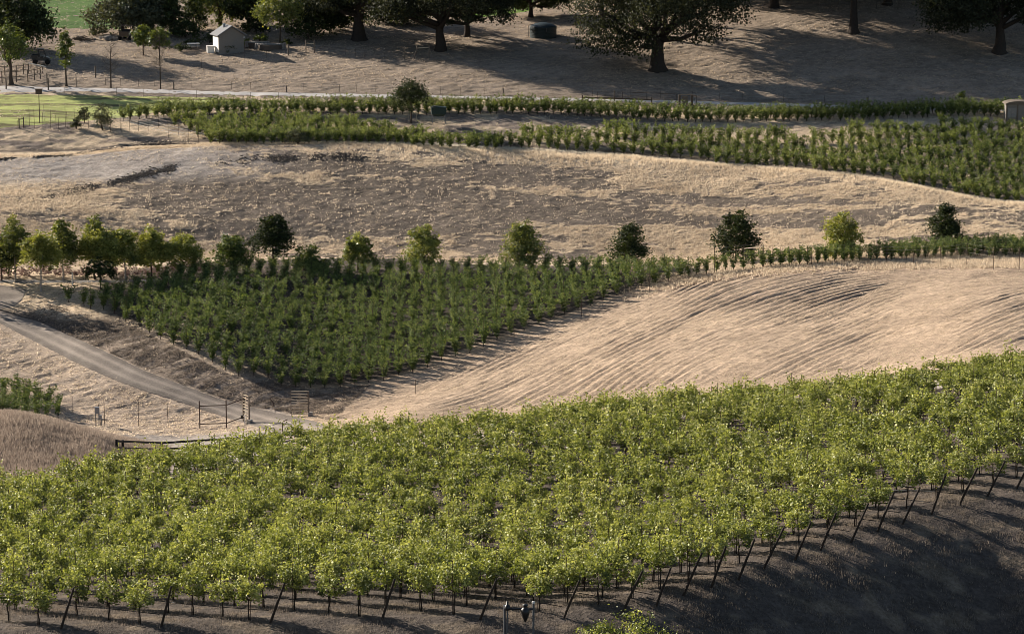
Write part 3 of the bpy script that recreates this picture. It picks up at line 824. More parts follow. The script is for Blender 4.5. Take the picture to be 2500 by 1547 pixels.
# far vineyard on the plateau
rgb = np.random.default_rng(31)
FARP = [(392,306),(440,296),(560,296),(700,300),(860,314),(950,325),(1050,345),(1240,352),(1265,338),(1350,328),(1500,330),(1700,333),(1900,332),(2100,326),(2300,318),(2560,312),(2560,560),(1240,420),(400,420)]
fp = []
for j in range(0, 22):
    for i in range(-70, 80):
        y = 315 + j * 3.5 + rgb.normal(0, .05); x = i * 1.12 + rgb.normal(0, .08) + .3 * j
        y = y - .06 * x - .0009 * x * x
        fp.append([x, y])
fp = [q for q in fp if q[0] / q[1] * F + CX > 1215]
for j in range(0, 22):
    for i in range(-60, 10):
        y = 326 + j * 2.25 + rgb.normal(0, .08); x = i * 1.05 + rgb.normal(0, .1); y = y + .05 * x
        if x / y * F + CX <= 1215: fp.append([x, y])
fp = np.array(fp); fp = np.concatenate([fp, zg(fp[:, 0], fp[:, 1])[:, None]], 1)
uu, vv = pix(fp); k = kk(fp[:, 0], fp[:, 1])
s = inpoly(FARP, uu, vv) & (k > np.where(uu < 1200, 13.15, 13.5)) & (k < 15.6) & (uu > -20) & (uu < 2530)
# nearer the left the block is narrower: keep off the trellis corner
s &= ~((uu < 500) & (vv > 300 + (uu - 390) * .38)); s &= (rgb.random(len(fp)) > .04)
fp = fp[s]
top = line_pts([(300,295),(400,287),(620,281),(900,279),(1240,276),(1480,286),(1880,297),(2100,294),(2300,286),(2560,281)], .98, [(0, 0), (2.1, .04)], rgb, 300)
top = top[np.argsort(top[:, 1])]
print('far vines', len(fp), 'hedge row', len(top))
fv = [small_vine(np.random.default_rng(60 + i), 2.1, .15, .19, 12, .145, None, .40, 3) for i in range(6)]
fp = fp[np.argsort(fp[:, 1])]
FM = [MAT['vine_back'], MAT['vinewood'], MAT['rust']]
plant(fp, fv, FM, 'upright_vine', 'narrow upright vine growing in the block on the far plateau', 'grape vine',
      'upright vines of the far vineyard', .0, 'far_vine_rows', 'green rows of upright vines filling the far plateau', rgb, nind=160)
hv = [small_vine(np.random.default_rng(80 + i), 2.0, .26, .26, 13, .15, None, .42, 3) for i in range(5)]
plant(top, hv, FM, 'hedge_vine', 'bushy vine in the hedge like row along the gravel road', 'grape vine',
      'vines of the row along the gravel road', .1, 'roadside_vine_row', 'rest of the hedge like vine row along the gravel road', rgb, nind=140, zs=(.80, 1.0))
# ------------------------------------------------------------------ trees and shrubs
SHAPE = {
 'egg':   [(0,0,-.28,.95,.60),(0,0,.18,.76,.58),(0,0,.58,.44,.42)],
 'round': [(0,0,0,.80,.80),(.45,.1,-.15,.55,.55),(-.48,-.1,-.1,.52,.55),(.1,.4,.3,.55,.55),(-.1,-.4,.35,.5,.55)],
 'cone':  [(0,0,-.68,.95,.34),(0,0,-.32,.76,.34),(0,0,.04,.58,.34),(0,0,.40,.40,.34),(0,0,.74,.20,.28)],
 'dome':  [(0,0,-.15,.92,.75),(.5,0,-.35,.55,.5),(-.5,.1,-.35,.55,.5),(.15,-.4,-.2,.55,.6),(0,.2,.4,.62,.5)],
 'wide':  [(.0,0,.25,.62,.62),(.55,.1,.0,.48,.52),(-.55,-.1,.0,.48,.52),(.2,-.5,.05,.48,.5),(-.2,.5,.1,.48,.5),(.78,-.1,-.4,.30,.42),(-.80,.05,-.45,.30,.42),(-.45,-.3,-.3,.34,.4),(.4,.2,.55,.4,.36)],
 'column':[(0,0,-.55,.85,.42),(.1,0,-.05,.95,.45),(-.1,0,.42,.72,.40),(0,0,.78,.36,.24)],
}
def crown_arrays(rg, blobs, R, n, leaf, clump=.17, nper=34, up=.3, shell=.6, low=-.75):
    rx, rz, z0 = R
    w = np.array([(b[3] * b[3] * b[4]) ** .7 for b in blobs]); w /= w.sum()
    ncl = max(8, n // nper); C = []; T = []; O = []
    for b, nb in zip(blobs, np.round(w * ncl).astype(int)):
        for _ in range(max(1, nb)):
            d = rg.normal(size=3); d /= np.linalg.norm(d)
            if d[2] < low: d[2] = abs(d[2]) * .4
            r = shell + (1.08 - shell) * rg.random() ** .6
            c = np.array([b[0] * rx + d[0] * b[3] * rx * r, b[1] * rx + d[1] * b[3] * rx * r, z0 + b[2] * rz + d[2] * b[4] * rz * r])
            s = clump * min(rx * b[3], rz * b[4] * 1.3) * rg.uniform(.6, 1.5) + leaf * .3
            m = int(nper * rg.uniform(.6, 1.4))
            C.append(c + rg.normal(0, 1, (m, 3)) * s * np.array([1, 1, .7])); T.append(np.full(m, rg.uniform(.15, .85)) + rg.normal(0, .13, m))
            O.append(np.repeat(d[None] * .8, m, 0))
    C = np.concatenate(C); T = np.clip(np.concatenate(T), 0, 1); O = np.concatenate(O)
    V, Fc = leaf_quads(C, leaf * (.6 + .7 * rg.random(len(C))), rg, up, O)
    return V, Fc, np.repeat(T, 4)

def trunk_mb(rg, base_r, h_crown, H, rx, blobs, rz, z0, limbs=5, flare=1.5, lean=(0, 0), n=10, fork=None):
    mb = MB()
    top = h_crown + (H - h_crown) * .45
    zs = np.array([-.3, 0, .06, .25, .6, 1.0]) * 1.0
    P = []; Rr = []
    for f in (-.05, .0, .05, .15, .35, .65, 1.0):
        P.append([lean[0] * f * top + rg.normal(0, .03) * top * .3 * (0 < f < 1), lean[1] * f * top + rg.normal(0, .03) * top * .3 * (0 < f < 1), f * top])
        Rr.append(base_r * ({-.05: flare * 1.1, 0: flare, .05: 1.2, .15: 1.0}.get(f, 1.0 - .62 * f)))
    mb.tube(P, Rr, n)
    P = np.array(P)
    for i in range(limbs):
        b = blobs[i % len(blobs)]
        f = rg.uniform(.42, .8); s = np.array([np.interp(f, (-.05, 0, .05, .15, .35, .65, 1.0), P[:, c]) for c in range(3)])
        e = np.array([b[0] * rx + rg.normal(0, .35) * rx * b[3], b[1] * rx + rg.normal(0, .35) * rx * b[3], z0 + b[2] * rz + rg.uniform(-.2, .4) * rz * b[4]])
        m = (s + e) / 2 + np.array([0, 0, -.04 * H]) + rg.normal(0, .03, 3) * H
        mb.tube([s, s * .6 + m * .4, m, m * .4 + e * .6, e], base_r * np.array([.55, .45, .34, .22, .08]), 6)
    return mb

def tree(name, label, cat, base, H, hb, rx, shape, n, leaf, lmat, tr, bmat, seed, group=None, limbs=5, lean=(0, 0), flare=1.5, off=(0, 0), clump=.17, nper=34, shell=.6, blobs=None, part='crown', up=.3, low=-.75):
    rg = np.random.default_rng(seed)
    o = thing(name, label, cat, base, group)
    bl = blobs or [(b[0] + off[0], b[1] + off[1], b[2], b[3] * rg.uniform(.93, 1.07), b[4] * rg.uniform(.93, 1.07)) for b in SHAPE[shape]]
    if blobs is None:
        for _ in range(8):   # uneven outline
            a = rg.random() * 6.28; zz = rg.uniform(-.8, .7)
            w = .75 * math.sqrt(max(.05, 1 - zz * zz)) * (.8 if shape in ('cone', 'egg', 'column') else 1)
            bl.append((math.cos(a) * w * rg.uniform(.7, 1.1) + off[0], math.sin(a) * w * .9 + off[1], zz, rg.uniform(.18, .34), rg.uniform(.16, .30)))
    rz = (H - hb) / 2; z0 = (H + hb) / 2
    V, Fc, T = crown_arrays(rg, bl, (rx, rz, z0), n, leaf, clump, nper, up, shell, low)
    mesh_obj(part, V, Fc, lmat, o, T=T)
    trunk_mb(rg, tr, hb, H, rx, bl, rz, z0, limbs, flare, lean).build('trunk', bmat, o, smooth=True)
    return o

def tree_px(name, label, cat, u, vb, vt, hw, vc, shape, lmat, n, seed, leaf=.24, tr=.12, bmat='bark', y0=60, **kw):
    p = hit(u, vb, y0); s = ppm(p)
    return tree(name, label, cat, p, (vb - vt) / s, (vb - vc) / s, hw / s, shape, n, leaf, MAT[lmat], tr, MAT[bmat], seed, **kw)

# roadside row in front of the middle mound
RG = 'roadside trees below the middle mound'
ROW = [
 (4,686,575,36,655,'egg','dark_leaf',1500,'dark green tree cut by the left edge of the photo in the roadside row'),
 (38,687,526,38,652,'egg','plane_leaf',2200,'tall dark green tree with pale trunk, second from the left edge'),
 (100,711,560,46,655,'round','yellow_leaf',2600,'yellow green tree on thin bare trunk standing on the straw island in the road bend'),
 (155,684,530,38,652,'egg','plane_leaf',2400,'tall pointed green tree just right of the one on the straw island'),
 (232,682,527,30,640,'egg','plane_leaf',1700,'olive pointed tree rising behind the broad yellow green tree'),
 (246,684,550,50,645,'round','yellow_leaf',3000,'broadest yellow green tree, directly behind the small black tree'),
 (306,681,556,42,648,'egg','plane_leaf',2400,'dull green tree between two yellow green trees in the roadside row'),
 (370,678,551,38,650,'egg','yellow_leaf',2400,'bright yellow green pointed tree near right end of the roadside cluster'),
 (442,674,568,44,648,'round','yellow_leaf',2500,'rounded yellow green tree ending the left cluster above the vineyard corner'),
 (568,668,570,46,645,'egg','green_leaf',1900,'pale green loose bushy tree standing alone before the large dark tree'),
 (667,664,516,46,618,'egg','dark_leaf',2800,'largest dark tree at the top edge of the middle vineyard'),
 (752,660,592,32,655,'dome','green_leaf',1000,'low green shrubby tree at right foot of the largest dark tree'),
 (874,660,567,34,640,'round','plane_leaf',1700,'small rounded green tree alone on the upper vineyard edge'),
 (1035,660,549,40,640,'egg','plane_leaf',2100,'green tree with dark right side, second along the upper vineyard edge'),
 (1276,660,535,46,640,'egg','plane_leaf',2500,'pointed light green tree leaning right above the vineyard centre'),
 (1536,652,538,40,635,'egg','dark_leaf',2200,'dark oval tree above the narrow end of the middle vineyard'),
 (1797,642,510,52,626,'egg','dark_leaf',3000,'largest oval dark tree beside the timber topped fence panel'),
 (2056,632,519,40,615,'column','yellow_leaf',2600,'yellow green columnar tree above the right hand vine strip'),
 (2305,610,491,40,600,'egg','dark_leaf',2300,'dark oval tree standing in pale grass near the right edge'),
]
for i, (u, vb, vt, hw, vc, sh, lm, n, lab) in enumerate(ROW):
    tree_px('roadside_tree', lab, 'tree', u, vb, vt, hw * 1.16, vc + 16, sh, lm, int(n * 3.0), 500 + i, leaf=.19, shell=.3, clump=.14, tr=.10, bmat='pale_bark' if i in (1, 2, 3, 6) else 'bark', y0=262, group=RG, limbs=4)
tree_px('small_tree', 'small nearly black tree with broad low crown in front of the roadside row', 'tree', 246, 709, 628, 41, 684, 'dome', 'dark_leaf', 2200, 540, leaf=.18, tr=.09, y0=262, limbs=4)
# trees off the left edge whose shadows fall over the road bend
for i, (u, vb) in enumerate([(-90, 716), (-150, 708)]):
    tree_px('roadside_tree', 'tree beyond the left edge shading the road bend', 'tree', u, vb, vb - 165, 46, vb - 40, 'egg', 'plane_leaf', 2200, 560 + i, leaf=.22, y0=262, group=RG, limbs=3)

# pinkish dry shrubs behind the roadside trees
PK = [(18,672,20,24),(62,670,22,26),(112,668,24,28),(160,670,22,24),(205,671,22,26),(262,668,24,28),(318,668,24,26),(372,667,24,26),(420,664,24,28),(466,660,24,30),(508,656,20,22)]
for i, (u, vb, hw, h) in enumerate(PK):
    p = hit(u, vb + 4, 262); s = ppm(p)
    V, Fc, T = crown_arrays(np.random.default_rng(600 + i), SHAPE['dome'], (hw / s * 1.2, h / s / 2, h / s / 2), 700, .13, .2, 20)
    o = mesh_obj('seed_shrub', V, Fc, MAT['pink'], None, p, T=T)
    tag(o, 'pinkish dry seed shrub in the hedge behind the roadside trees', 'shrub', 'pinkish shrubs behind the roadside trees')

# far left farm yard trees
tree_px('evergreen_tree', 'huge dark evergreen filling the upper left corner', 'tree', 52, 122, -50, 74, 128, 'dome', 'dark_leaf', 10000, 701, leaf=.34, tr=.45, limbs=5)
tree_px('evergreen_tree', 'huge dark evergreen cut by the left edge behind the light green tree', 'tree', -14, 118, -50, 62, 124, 'dome', 'dark_leaf', 4500, 702, leaf=.34, tr=.4, limbs=4)
tree_px('leafy_tree', 'light green leaning tree with thick trunk at left edge of the gravel road', 'tree', 27, 206, 55, 43, 155, 'egg', 'green_leaf', 3200, 703, leaf=.26, tr=.26, limbs=5)
tree_px('slender_tree', 'slender green tree with narrow column crown beside the gravel road', 'tree', 162, 211, 70, 18, 170, 'column', 'green_leaf', 1800, 704, leaf=.24, tr=.13, limbs=3)
tree_px('leafy_tree', 'bright green young tree, left one of the pair by the shed', 'tree', 350, 136, 58, 27, 122, 'round', 'green_leaf', 1900, 705, leaf=.24, tr=.1)
tree_px('leafy_tree', 'bright green young tree behind the bare sapling, right one of the pair', 'tree', 390, 146, 66, 27, 126, 'round', 'green_leaf', 1900, 706, leaf=.24, tr=.1)
tree_px('willow_tree', 'broad grey green weeping tree at the edge of the dark green field', 'tree', 300, 84, -50, 78, 88, 'dome', 'hedge', 8500, 707, leaf=.32, tr=.3)
tree_px('willow_tree', 'grey green weeping tree touching the dark conifers', 'tree', 372, 82, -50, 60, 86, 'dome', 'hedge', 6500, 708, leaf=.32, tr=.3)
tree_px('conifer_tree', 'dark narrow conifer left of a similar one behind the bare sapling', 'tree', 426, 86, -60, 32, 82, 'cone', 'dark_leaf', 2800, 709, leaf=.28, tr=.16)
tree_px('conifer_tree', 'dark conifer just left of the shed roof', 'tree', 472, 75, -60, 31, 72, 'cone', 'dark_leaf', 2800, 710, leaf=.28, tr=.16)
tree_px('shade_tree', 'green broad tree rising behind the shed', 'tree', 538, 66, -50, 80, 64, 'round', 'plane_leaf', 7500, 711, leaf=.32, tr=.3)
tree_px('shade_tree', 'dark tree with bare lower trunk right behind the shed', 'tree', 606, 78, -50, 56, 62, 'round', 'dark_leaf', 7500, 712, leaf=.32, tr=.2)
tree_px('shade_tree', 'loose light green tree rising from the stone planter', 'tree', 684, 104, -40, 58, 84, 'round', 'plane_leaf', 5600, 713, leaf=.28, tr=.12)
tree_px('shade_tree', 'dark tree mass left of the thick flared trunk', 'tree', 765, 80, -50, 74, 86, 'dome', 'dark_leaf', 5200, 714, leaf=.34, tr=.3)
tree_px('shade_tree', 'dark tree standing close behind the thick flared trunk', 'tree', 836, 66, -50, 58, 70, 'dome', 'dark_leaf', 3200, 715, leaf=.34, tr=.3)
tree_px('shade_tree', 'dark tree mass between the round bush and the forked oak', 'tree', 985, 56, -50, 66, 60, 'dome', 'dark_leaf', 4200, 716, leaf=.34, tr=.3)
tree_px('round_bush', 'dark round bush right of the thick flared trunk', 'shrub', 925, 56, 15, 30, 54, 'dome', 'dark_leaf', 1800, 717, leaf=.24, tr=.1, limbs=2)
tree_px('oak_tree', 'oak with thick flared trunk and crown above the photo edge', 'tree', 877, 99, -80, 120, 44, 'wide', 'oak', 19200, 718, leaf=.28, bmat='oak_bark', tr=.92, flare=1.45, limbs=8)
tree_px('oak_tree', 'forked dark oak beside the leaning fence posts', 'tree', 1075, 125, -90, 165, 76, 'wide', 'oak', 30400, 719, leaf=.28, bmat='oak_bark', tr=.72, flare=1.25, limbs=10)
tree_px('oak_tree', 'smaller oak with slim trunk right behind the forked one', 'tree', 1140, 91, -80, 95, 60, 'wide', 'oak', 14400, 720, leaf=.28, bmat='oak_bark', tr=.42, limbs=7)
tree_px('oak_tree', 'low dark oak canopy behind the round water tank', 'tree', 1296, 42, -70, 92, 40, 'wide', 'dark_leaf', 17600, 721, leaf=.28, bmat='oak_bark', tr=.35, limbs=6, low=-.3)
tree_px('oak_tree', 'great spreading oak standing alone on the hillside centre right', 'tree', 1606, 172, -110, 225, 152, 'wide', 'oak', 43200, 722, leaf=.28, bmat='oak_bark', tr=.98, flare=1.5, limbs=14, shell=.45,
        blobs=[(.05,0,.45,.60,.45),(-.42,.1,.20,.48,.42),(.44,-.1,.28,.46,.38),(-.62,-.1,-.05,.32,.40),(-.60,-.3,-.42,.30,.36),(-.48,.2,-.70,.26,.30),(-.25,-.3,-.62,.22,.26),(.42,-.2,-.42,.26,.30),(.62,.2,.10,.34,.32),(.2,-.45,.3,.45,.38),(-.1,.45,.30,.48,.40),(.32,.0,-.10,.26,.26),(.72,-.1,-.05,.26,.26),(-.22,.1,-.10,.30,.30),(0,-.6,.0,.4,.4),(0,.6,.1,.5,.4)])
tree_px('oak_tree', 'oak with V forked trunk high on the right hillside', 'tree', 2085, 80, -230, 200, -22, 'wide', 'oak', 25600, 723, leaf=.28, bmat='oak_bark', tr=.55, limbs=9)
tree_px('oak_tree', 'oak trunk at the upper edge left of the V forked one', 'tree', 1890, 19, -250, 190, -40, 'wide', 'oak', 24000, 724, leaf=.28, bmat='oak_bark', tr=.6, limbs=8)
tree_px('oak_tree', 'oak trunk base just showing at the upper edge right of the V forked one', 'tree', 2166, 13, -250, 180, -40, 'wide', 'oak', 22400, 725, leaf=.28, bmat='oak_bark', tr=.55, limbs=8)
tree_px('oak_tree', 'low hanging dark oak in the upper right corner', 'tree', 2440, 128, -120, 175, 96, 'wide', 'oak', 30400, 726, leaf=.28, bmat='oak_bark', tr=.75, limbs=10,
        blobs=[(0,0,.3,.6,.5),(-.55,.1,.1,.5,.5),(.6,0,.1,.5,.5),(-.80,-.1,-.35,.34,.5),(-.45,-.3,-.35,.32,.42),(-.1,.3,-.3,.3,.35),(.5,-.2,-.3,.35,.4),(-.65,0,-.62,.24,.26)])
for i, (u, v, r) in enumerate([(1490, -14, 160), (1700, -10, 170), (1790, -22, 180), (1960, -12, 180), (2030, -30, 180), (2240, -10, 180), (2330, -16, 190), (2420, -24, 190), (2560, 10, 180), (1400, -26, 130), (1472, 66, 165), (1548, 92, 165), (1662, 60, 170)]):
    p = hit(u, v); s = ppm(p)
    _ = tree('oak_tree', 'oak above the photo edge whose shade darkens the hillside', 'tree', p, 13.5, 3.9, r / s, 'wide', 12000, .42, MAT['oak'], .5, MAT['oak_bark'], 740 + i, group='oaks above the upper edge', limbs=7) if i < 10 else tree('oak_tree', ['tall oak hidden behind the left side of the great spreading oak', 'tall oak hidden behind the middle of the great spreading oak', 'tall oak hidden behind the right side of the great spreading oak'][i - 10], 'tree', p, 17, 8.2, r / s, 'wide', 12000, .42, MAT['oak'], .4, MAT['oak_bark'], 740 + i, limbs=7)

# tree and bushes on the plateau
tree_px('staked_tree', 'young dark feathery tree held by thin stakes beside the green bin', 'tree', 1004, 301, 190, 48, 276, 'round', 'dark_leaf', 6500, 760, leaf=.16, shell=.3, tr=.10, limbs=5, y0=300)
def shrub(label, u, vb, vt, hw, lm, n, seed, leaf=.16, y0=60, name='shrub', shape='dome', group=None, cat='shrub', trunk=.05):
    p = hit(u, vb, y0); s = ppm(p); rg = np.random.default_rng(seed); hh = (vb - vt) / s
    o = thing(name, label, cat, p, group)
    V, Fc, T = crown_arrays(rg, SHAPE[shape], (hw / s, hh * .5, hh * .52), n, leaf, .2, 22, .3, .45)
    mesh_obj('foliage', V, Fc, MAT[lm], o, T=T)
    mb = MB()
    for _ in range(4):
        a = rg.random() * 6.28; mb.tube([[0, 0, -.1], [math.cos(a) * hw / s * .2, math.sin(a) * hw / s * .2, hh * .35], [math.cos(a) * hw / s * .5, math.sin(a) * hw / s * .5, hh * .7]], [trunk, trunk * .8, trunk * .4], 5)
    mb.build('stem', MAT['bark'], o)
    return o
shrub('grey green broom shrub, the larger of two by the thin stakes', 250, 318, 248, 27, 'hedge', 1700, 801, y0=300)
shrub('grey green broom shrub, the smaller of two by the thin stakes', 206, 300, 256, 15, 'hedge', 800, 802, y0=300)
shrub('low grey bush left of the smaller broom shrub', 186, 315, 283, 13, 'hedge', 600, 803, y0=300)
shrub('round olive bush at the near edge of the far vineyard wedge', 728, 352, 314, 30, 'hedge', 1300, 804, y0=300)
shrub('pale green leafy sapling standing above the far vine hedge', 2346, 262, 218, 15, 'green_leaf', 700, 805, y0=300, shape='egg')
shrub('bush against the shaded front wall of the shed', 556, 128, 101, 22, 'dark_leaf', 900, 806, y0=340)
shrub('rounded dark shrub left of the picnic table', 440, 126, 104, 24, 'dark_leaf', 800, 807, y0=340)
shrub('dark shrub behind the picnic table', 478, 112, 88, 28, 'dark_leaf', 900, 808, y0=340)
shrub('dark shrub tight against the left end of the shed', 512, 106, 76, 16, 'dark_leaf', 800, 809, y0=340)
shrub('green clipped shrub between shed and stone planters', 604, 114, 94, 12, 'green_leaf', 500, 810, y0=340)
shrub('light green low bush above the first stone planter', 634, 101, 84, 20, 'green_leaf', 700, 811, y0=340)
shrub('small dark bush at the foot of the loose light green tree', 703, 108, 97, 14, 'dark_leaf', 400, 812, y0=340)
shrub('dry bush at the edge of the farm yard below the green field', 228, 88, 70, 14, 'hedge', 500, 813, y0=340)
shrub('single vine like bush at foot of the spreading weeping tree', 250, 84, 60, 16, 'hedge', 600, 814, y0=340)
shrub('grey shrub among the vines below the dark oval tree', 1503, 668, 636, 14, 'hedge', 500, 815, y0=262)
shrub('leafy shrub cut by the bottom edge below the end posts', 1528, 1585, 1500, 118, 'vine_front', 2600, 816, leaf=.10, y0=90)

shrub('dark evergreen thicket filling the shade left of the thick flared trunk', 752, 96, 22, 58, 'dark_leaf', 2600, 821, y0=340, leaf=.24)
shrub('dark thicket between the light green planter tree and the thicket by the flared trunk', 806, 82, 14, 44, 'dark_leaf', 2000, 822, y0=340, leaf=.24)
shrub('dark bushes under the dark tree left of the forked oak', 985, 60, 8, 54, 'dark_leaf', 2200, 823, y0=340, leaf=.24)
shrub('dark bushes in the shade under the tree right behind the shed', 626, 82, 34, 34, 'dark_leaf', 1400, 824, y0=340, leaf=.24)
shrub('dark undergrowth at the foot of the conifers', 452, 92, 48, 40, 'dark_leaf', 1600, 825, y0=340, leaf=.24)
def bare(name, label, u, vb, vt, hw, seed):
    p = hit(u, vb, 340); s = ppm(p); H = (vb - vt) / s; rg = np.random.default_rng(seed)
    o = thing(name, label, 'tree', p, 'bare saplings beside the gravel road')
    mb = MB().tube([[0, 0, -.1], [rg.normal(0, .05), 0, H * .35], [rg.normal(0, .08), 0, H * .7], [0, 0, H]], [.11, .075, .045, .012], 6)
    mb.build('trunk', MAT['bark'], o)
    mt = MB()
    for i in range(34):
        z = H * rg.uniform(.28, .95); a = rg.random() * 6.28; L = hw / s * (1.15 - .8 * abs(z / H - .5)) * rg.uniform(.6, 1)
        e = np.array([math.cos(a) * L, math.sin(a) * L, z + L * rg.uniform(.5, 1.1)])
        m = np.array([math.cos(a) * L * .5, math.sin(a) * L * .5, z + L * .3])
        mt.tube([[0, 0, z], m, e], [.022, .016, .008], 4)
        for _ in range(3):
            f = rg.uniform(.4, .9); b = np.array([0, 0, z]) * (1 - f) + e * f
            mt.tube([b, b + rg.normal(0, .25, 3) + np.array([0, 0, .3])], [.010, .006], 3)
    mt.build('twigs', MAT['bark'], o)
bare('bare_sapling', 'leafless sapling standing alone between the slender tree and the shed', 271, 215, 104, 26, 1)
bare('bare_sapling', 'leafless sapling in front of the bright green pair of trees', 392, 218, 84, 26, 2)
# ------------------------------------------------------------------ buildings and farm objects
def frame_at(u, v, y0=60):
    p = hit(u, v, y0); return p, ppm(p)

# small shed with gabled roof: stucco darkened for the shaded side, white panel painted as the sunlit end
p, s = frame_at(558, 126, 340)
sh = thing('shed', 'small stucco shed with grey gabled roof and end wall painted white as if sunlit', 'shed', p, rz=math.radians(24))
LX, LY, HW, HR = 3.5, 2.6, 2.35, 3.45
mb = MB()
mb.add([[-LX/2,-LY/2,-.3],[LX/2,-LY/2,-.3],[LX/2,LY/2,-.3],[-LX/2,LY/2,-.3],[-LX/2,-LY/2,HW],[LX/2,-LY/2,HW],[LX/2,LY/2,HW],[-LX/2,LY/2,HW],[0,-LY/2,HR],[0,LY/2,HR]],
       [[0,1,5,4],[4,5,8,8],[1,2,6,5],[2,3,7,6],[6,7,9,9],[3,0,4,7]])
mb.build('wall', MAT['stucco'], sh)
rf = MB()
for sx in (-1, 1):
    a = np.array([0, 0, HR + .10]); b = np.array([sx * (LX/2 + .35), 0, HW - .10])
    d = b - a; L = np.linalg.norm(d); d /= L; nrm = np.array([-d[2], 0, d[0]]) * (-sx)
    rf.box((a + b) / 2, (L, LY + .7, .12), np.stack([d, [0, 1, 0], np.cross(d, [0, 1, 0])], 1))
rfo = rf.build('roof', MAT['roofing'], sh)
MB().lathe((-.5, .2, HR - .30), [(0,.0),(.16,.0),(.16,.45),(.24,.46),(.20,.62),(0,.66)], 10).build('roof_vent', MAT['steel'], rfo)
MB().box((-LX/2 - .03, 0, 1.08), (.06, 2.35, 2.1)).build('lit_wall_panel', MAT['white'], sh)  # white panel standing in for sunlight on the end wall
MB().lathe((LX/2 + .05, -LY/2 - .05, 1.9), [(0,.16),(.07,.14),(.10,0),(0,-.02)], 8).build('wall_lamp', MAT['white'], sh)
# white cabinet, picnic table, stone planters
p, s = frame_at(514, 129, 340)
o = thing('utility_cabinet', 'low white cabinet standing left of the shed', 'cabinet', p, rz=.25)
MB().box((0, 0, .42), (.95, .7, .84)).build('body', MAT['white'], o); MB().box((0, 0, .885), (1.05, .8, .08)).build('lid', MAT['white'], o)
p, s = frame_at(472, 120, 340)
o = thing('picnic_table', 'pale picnic table with benches under the dark shrubs', 'table', p, rz=.15)
MB().box((0, 0, .76), (1.7, .8, .07)).build('tabletop', MAT['white'], o)
for y in (-.75, .75): MB().box((0, y, .45), (1.7, .28, .06)).build('bench', MAT['white'], o)
for x in (-.6, .6):
    m = MB().bar((x, -.8, 0), (x, .25, .76), .08).bar((x, .8, 0), (x, -.25, .76), .08); m.build('leg', MAT['pale_wood'], o)
for (u, v, w, lab) in [(628, 116, 2.0, 'stacked stone planter wall nearest the shed'), (660, 120, 2.6, 'longer stacked stone planter wall at foot of the light green tree')]:
    p, s = frame_at(u, v, 340); rg = np.random.default_rng(int(u))
    o = thing('stone_planter', lab, 'planter', p); mb = MB()
    for r in range(4):
        for a in np.linspace(math.pi * 1.02, math.pi * 1.98, 13):
            mb.box((math.cos(a) * w * .75 + .02 * rg.normal(), math.sin(a) * .9, .12 + r * .2 + .02 * rg.normal()), (w * .19, .32, .19), Rz(a + math.pi / 2 + rg.normal(0, .06)))
    mb.build('wall', MAT['stone'], o)
    MB().lathe((0, 0, .62), [(0, .08), (w * .70, .04), (w * .70, -.6)], 16).build('soil', MAT['clod'], o)

# round water tank on the hillside
p, s = frame_at(1326, 91, 340)
o = thing('water_tank', 'low round dark water tank with domed lid on the shaded hillside', 'tank', p)
R = 33 / s; Ht = 27 / s; prof = [(0, 0)]
for i in range(8):
    z = Ht * i / 8; prof += [(R, z), (R, z + Ht / 8 * .6), (R * .972, z + Ht / 8 * .7), (R * .972, z + Ht / 8 * .93)]
prof += [(R, Ht)]
MB().lathe((0, 0, -.1), prof, 40).build('body', MAT['tank'], o, smooth=False)
MB().lathe((0, 0, Ht - .1), [(R * 1.01, -.04), (R * 1.01, .04), (R * .9, .18), (R * .62, .42), (R * .25, .56), (0, .58)], 40).build('lid', MAT['tank'], o, smooth=True)
MB().tube([[-R - .12, -.2, -.1], [-R - .12, -.2, Ht + .1], [-R * .6, -.2, Ht + .30]], .05, 6).build('pipe', MAT['pvc'], o)
MB().tube([[R * .25, -R * .98 - .05, .9], [R * .25, -R * .98 - .05, 1.35]], .05, 6).build('level_gauge', MAT['pvc'], o)

# green hopper bin on legs
p, s = frame_at(1071, 299, 300)
o = thing('grain_bin', 'dark green rectangular bin on thin legs beside the staked tree', 'bin', p, rz=.12)
w, h = 1.85, 0.95
MB().add([[-w/2*.96,-.5,1.05],[w/2*.96,-.5,1.05],[w/2*.96,.5,1.05],[-w/2*.96,.5,1.05],[-w/2,-.55,1.85],[w/2,-.55,1.85],[w/2,.55,1.85],[-w/2,.55,1.85],[-.5,-.25,.72],[.5,-.25,.72],[.5,.25,.72],[-.5,.25,.72]],
         [[0,1,5,4],[1,2,6,5],[2,3,7,6],[3,0,4,7],[4,5,6,7],[8,9,1,0],[9,10,2,1],[10,11,3,2],[11,8,0,3],[11,10,9,8]]).build('hopper', MAT['green_paint'], o)
MB().box((-.12, 0, 1.90), (w * .62, 1.0, .10), np.array([[.995,0,.09],[0,1,0],[-.09,0,.995]])).build('lid', MAT['green_paint'], o)
for x in (-.75, .75):
    for y in (-.42, .42): MB().bar((x, y, 1.1), (x * 1.08, y * 1.1, -.1), .06).build('leg', MAT['pvc'], o)

# entrance board between two posts
p, s = frame_at(1674, 258, 300)
o = thing('notice_board', 'brown board hung between two stout posts by the gravel road', 'sign', p)
for x in (-.78, .78): MB().box((x, 0, .55), (.26, .22, 1.5)).build('post', MAT['brown'], o)
MB().box((-.1, .02, .62), (.72, .06, 1.1)).build('board', MAT['wood'], o); MB().box((0, 0, 1.36), (1.9, .14, .10)).build('crossbar', MAT['wood'], o)
MB().box((1.32, 0, .35), (.20, .18, .95)).build('side_post', MAT['pvc'], o)

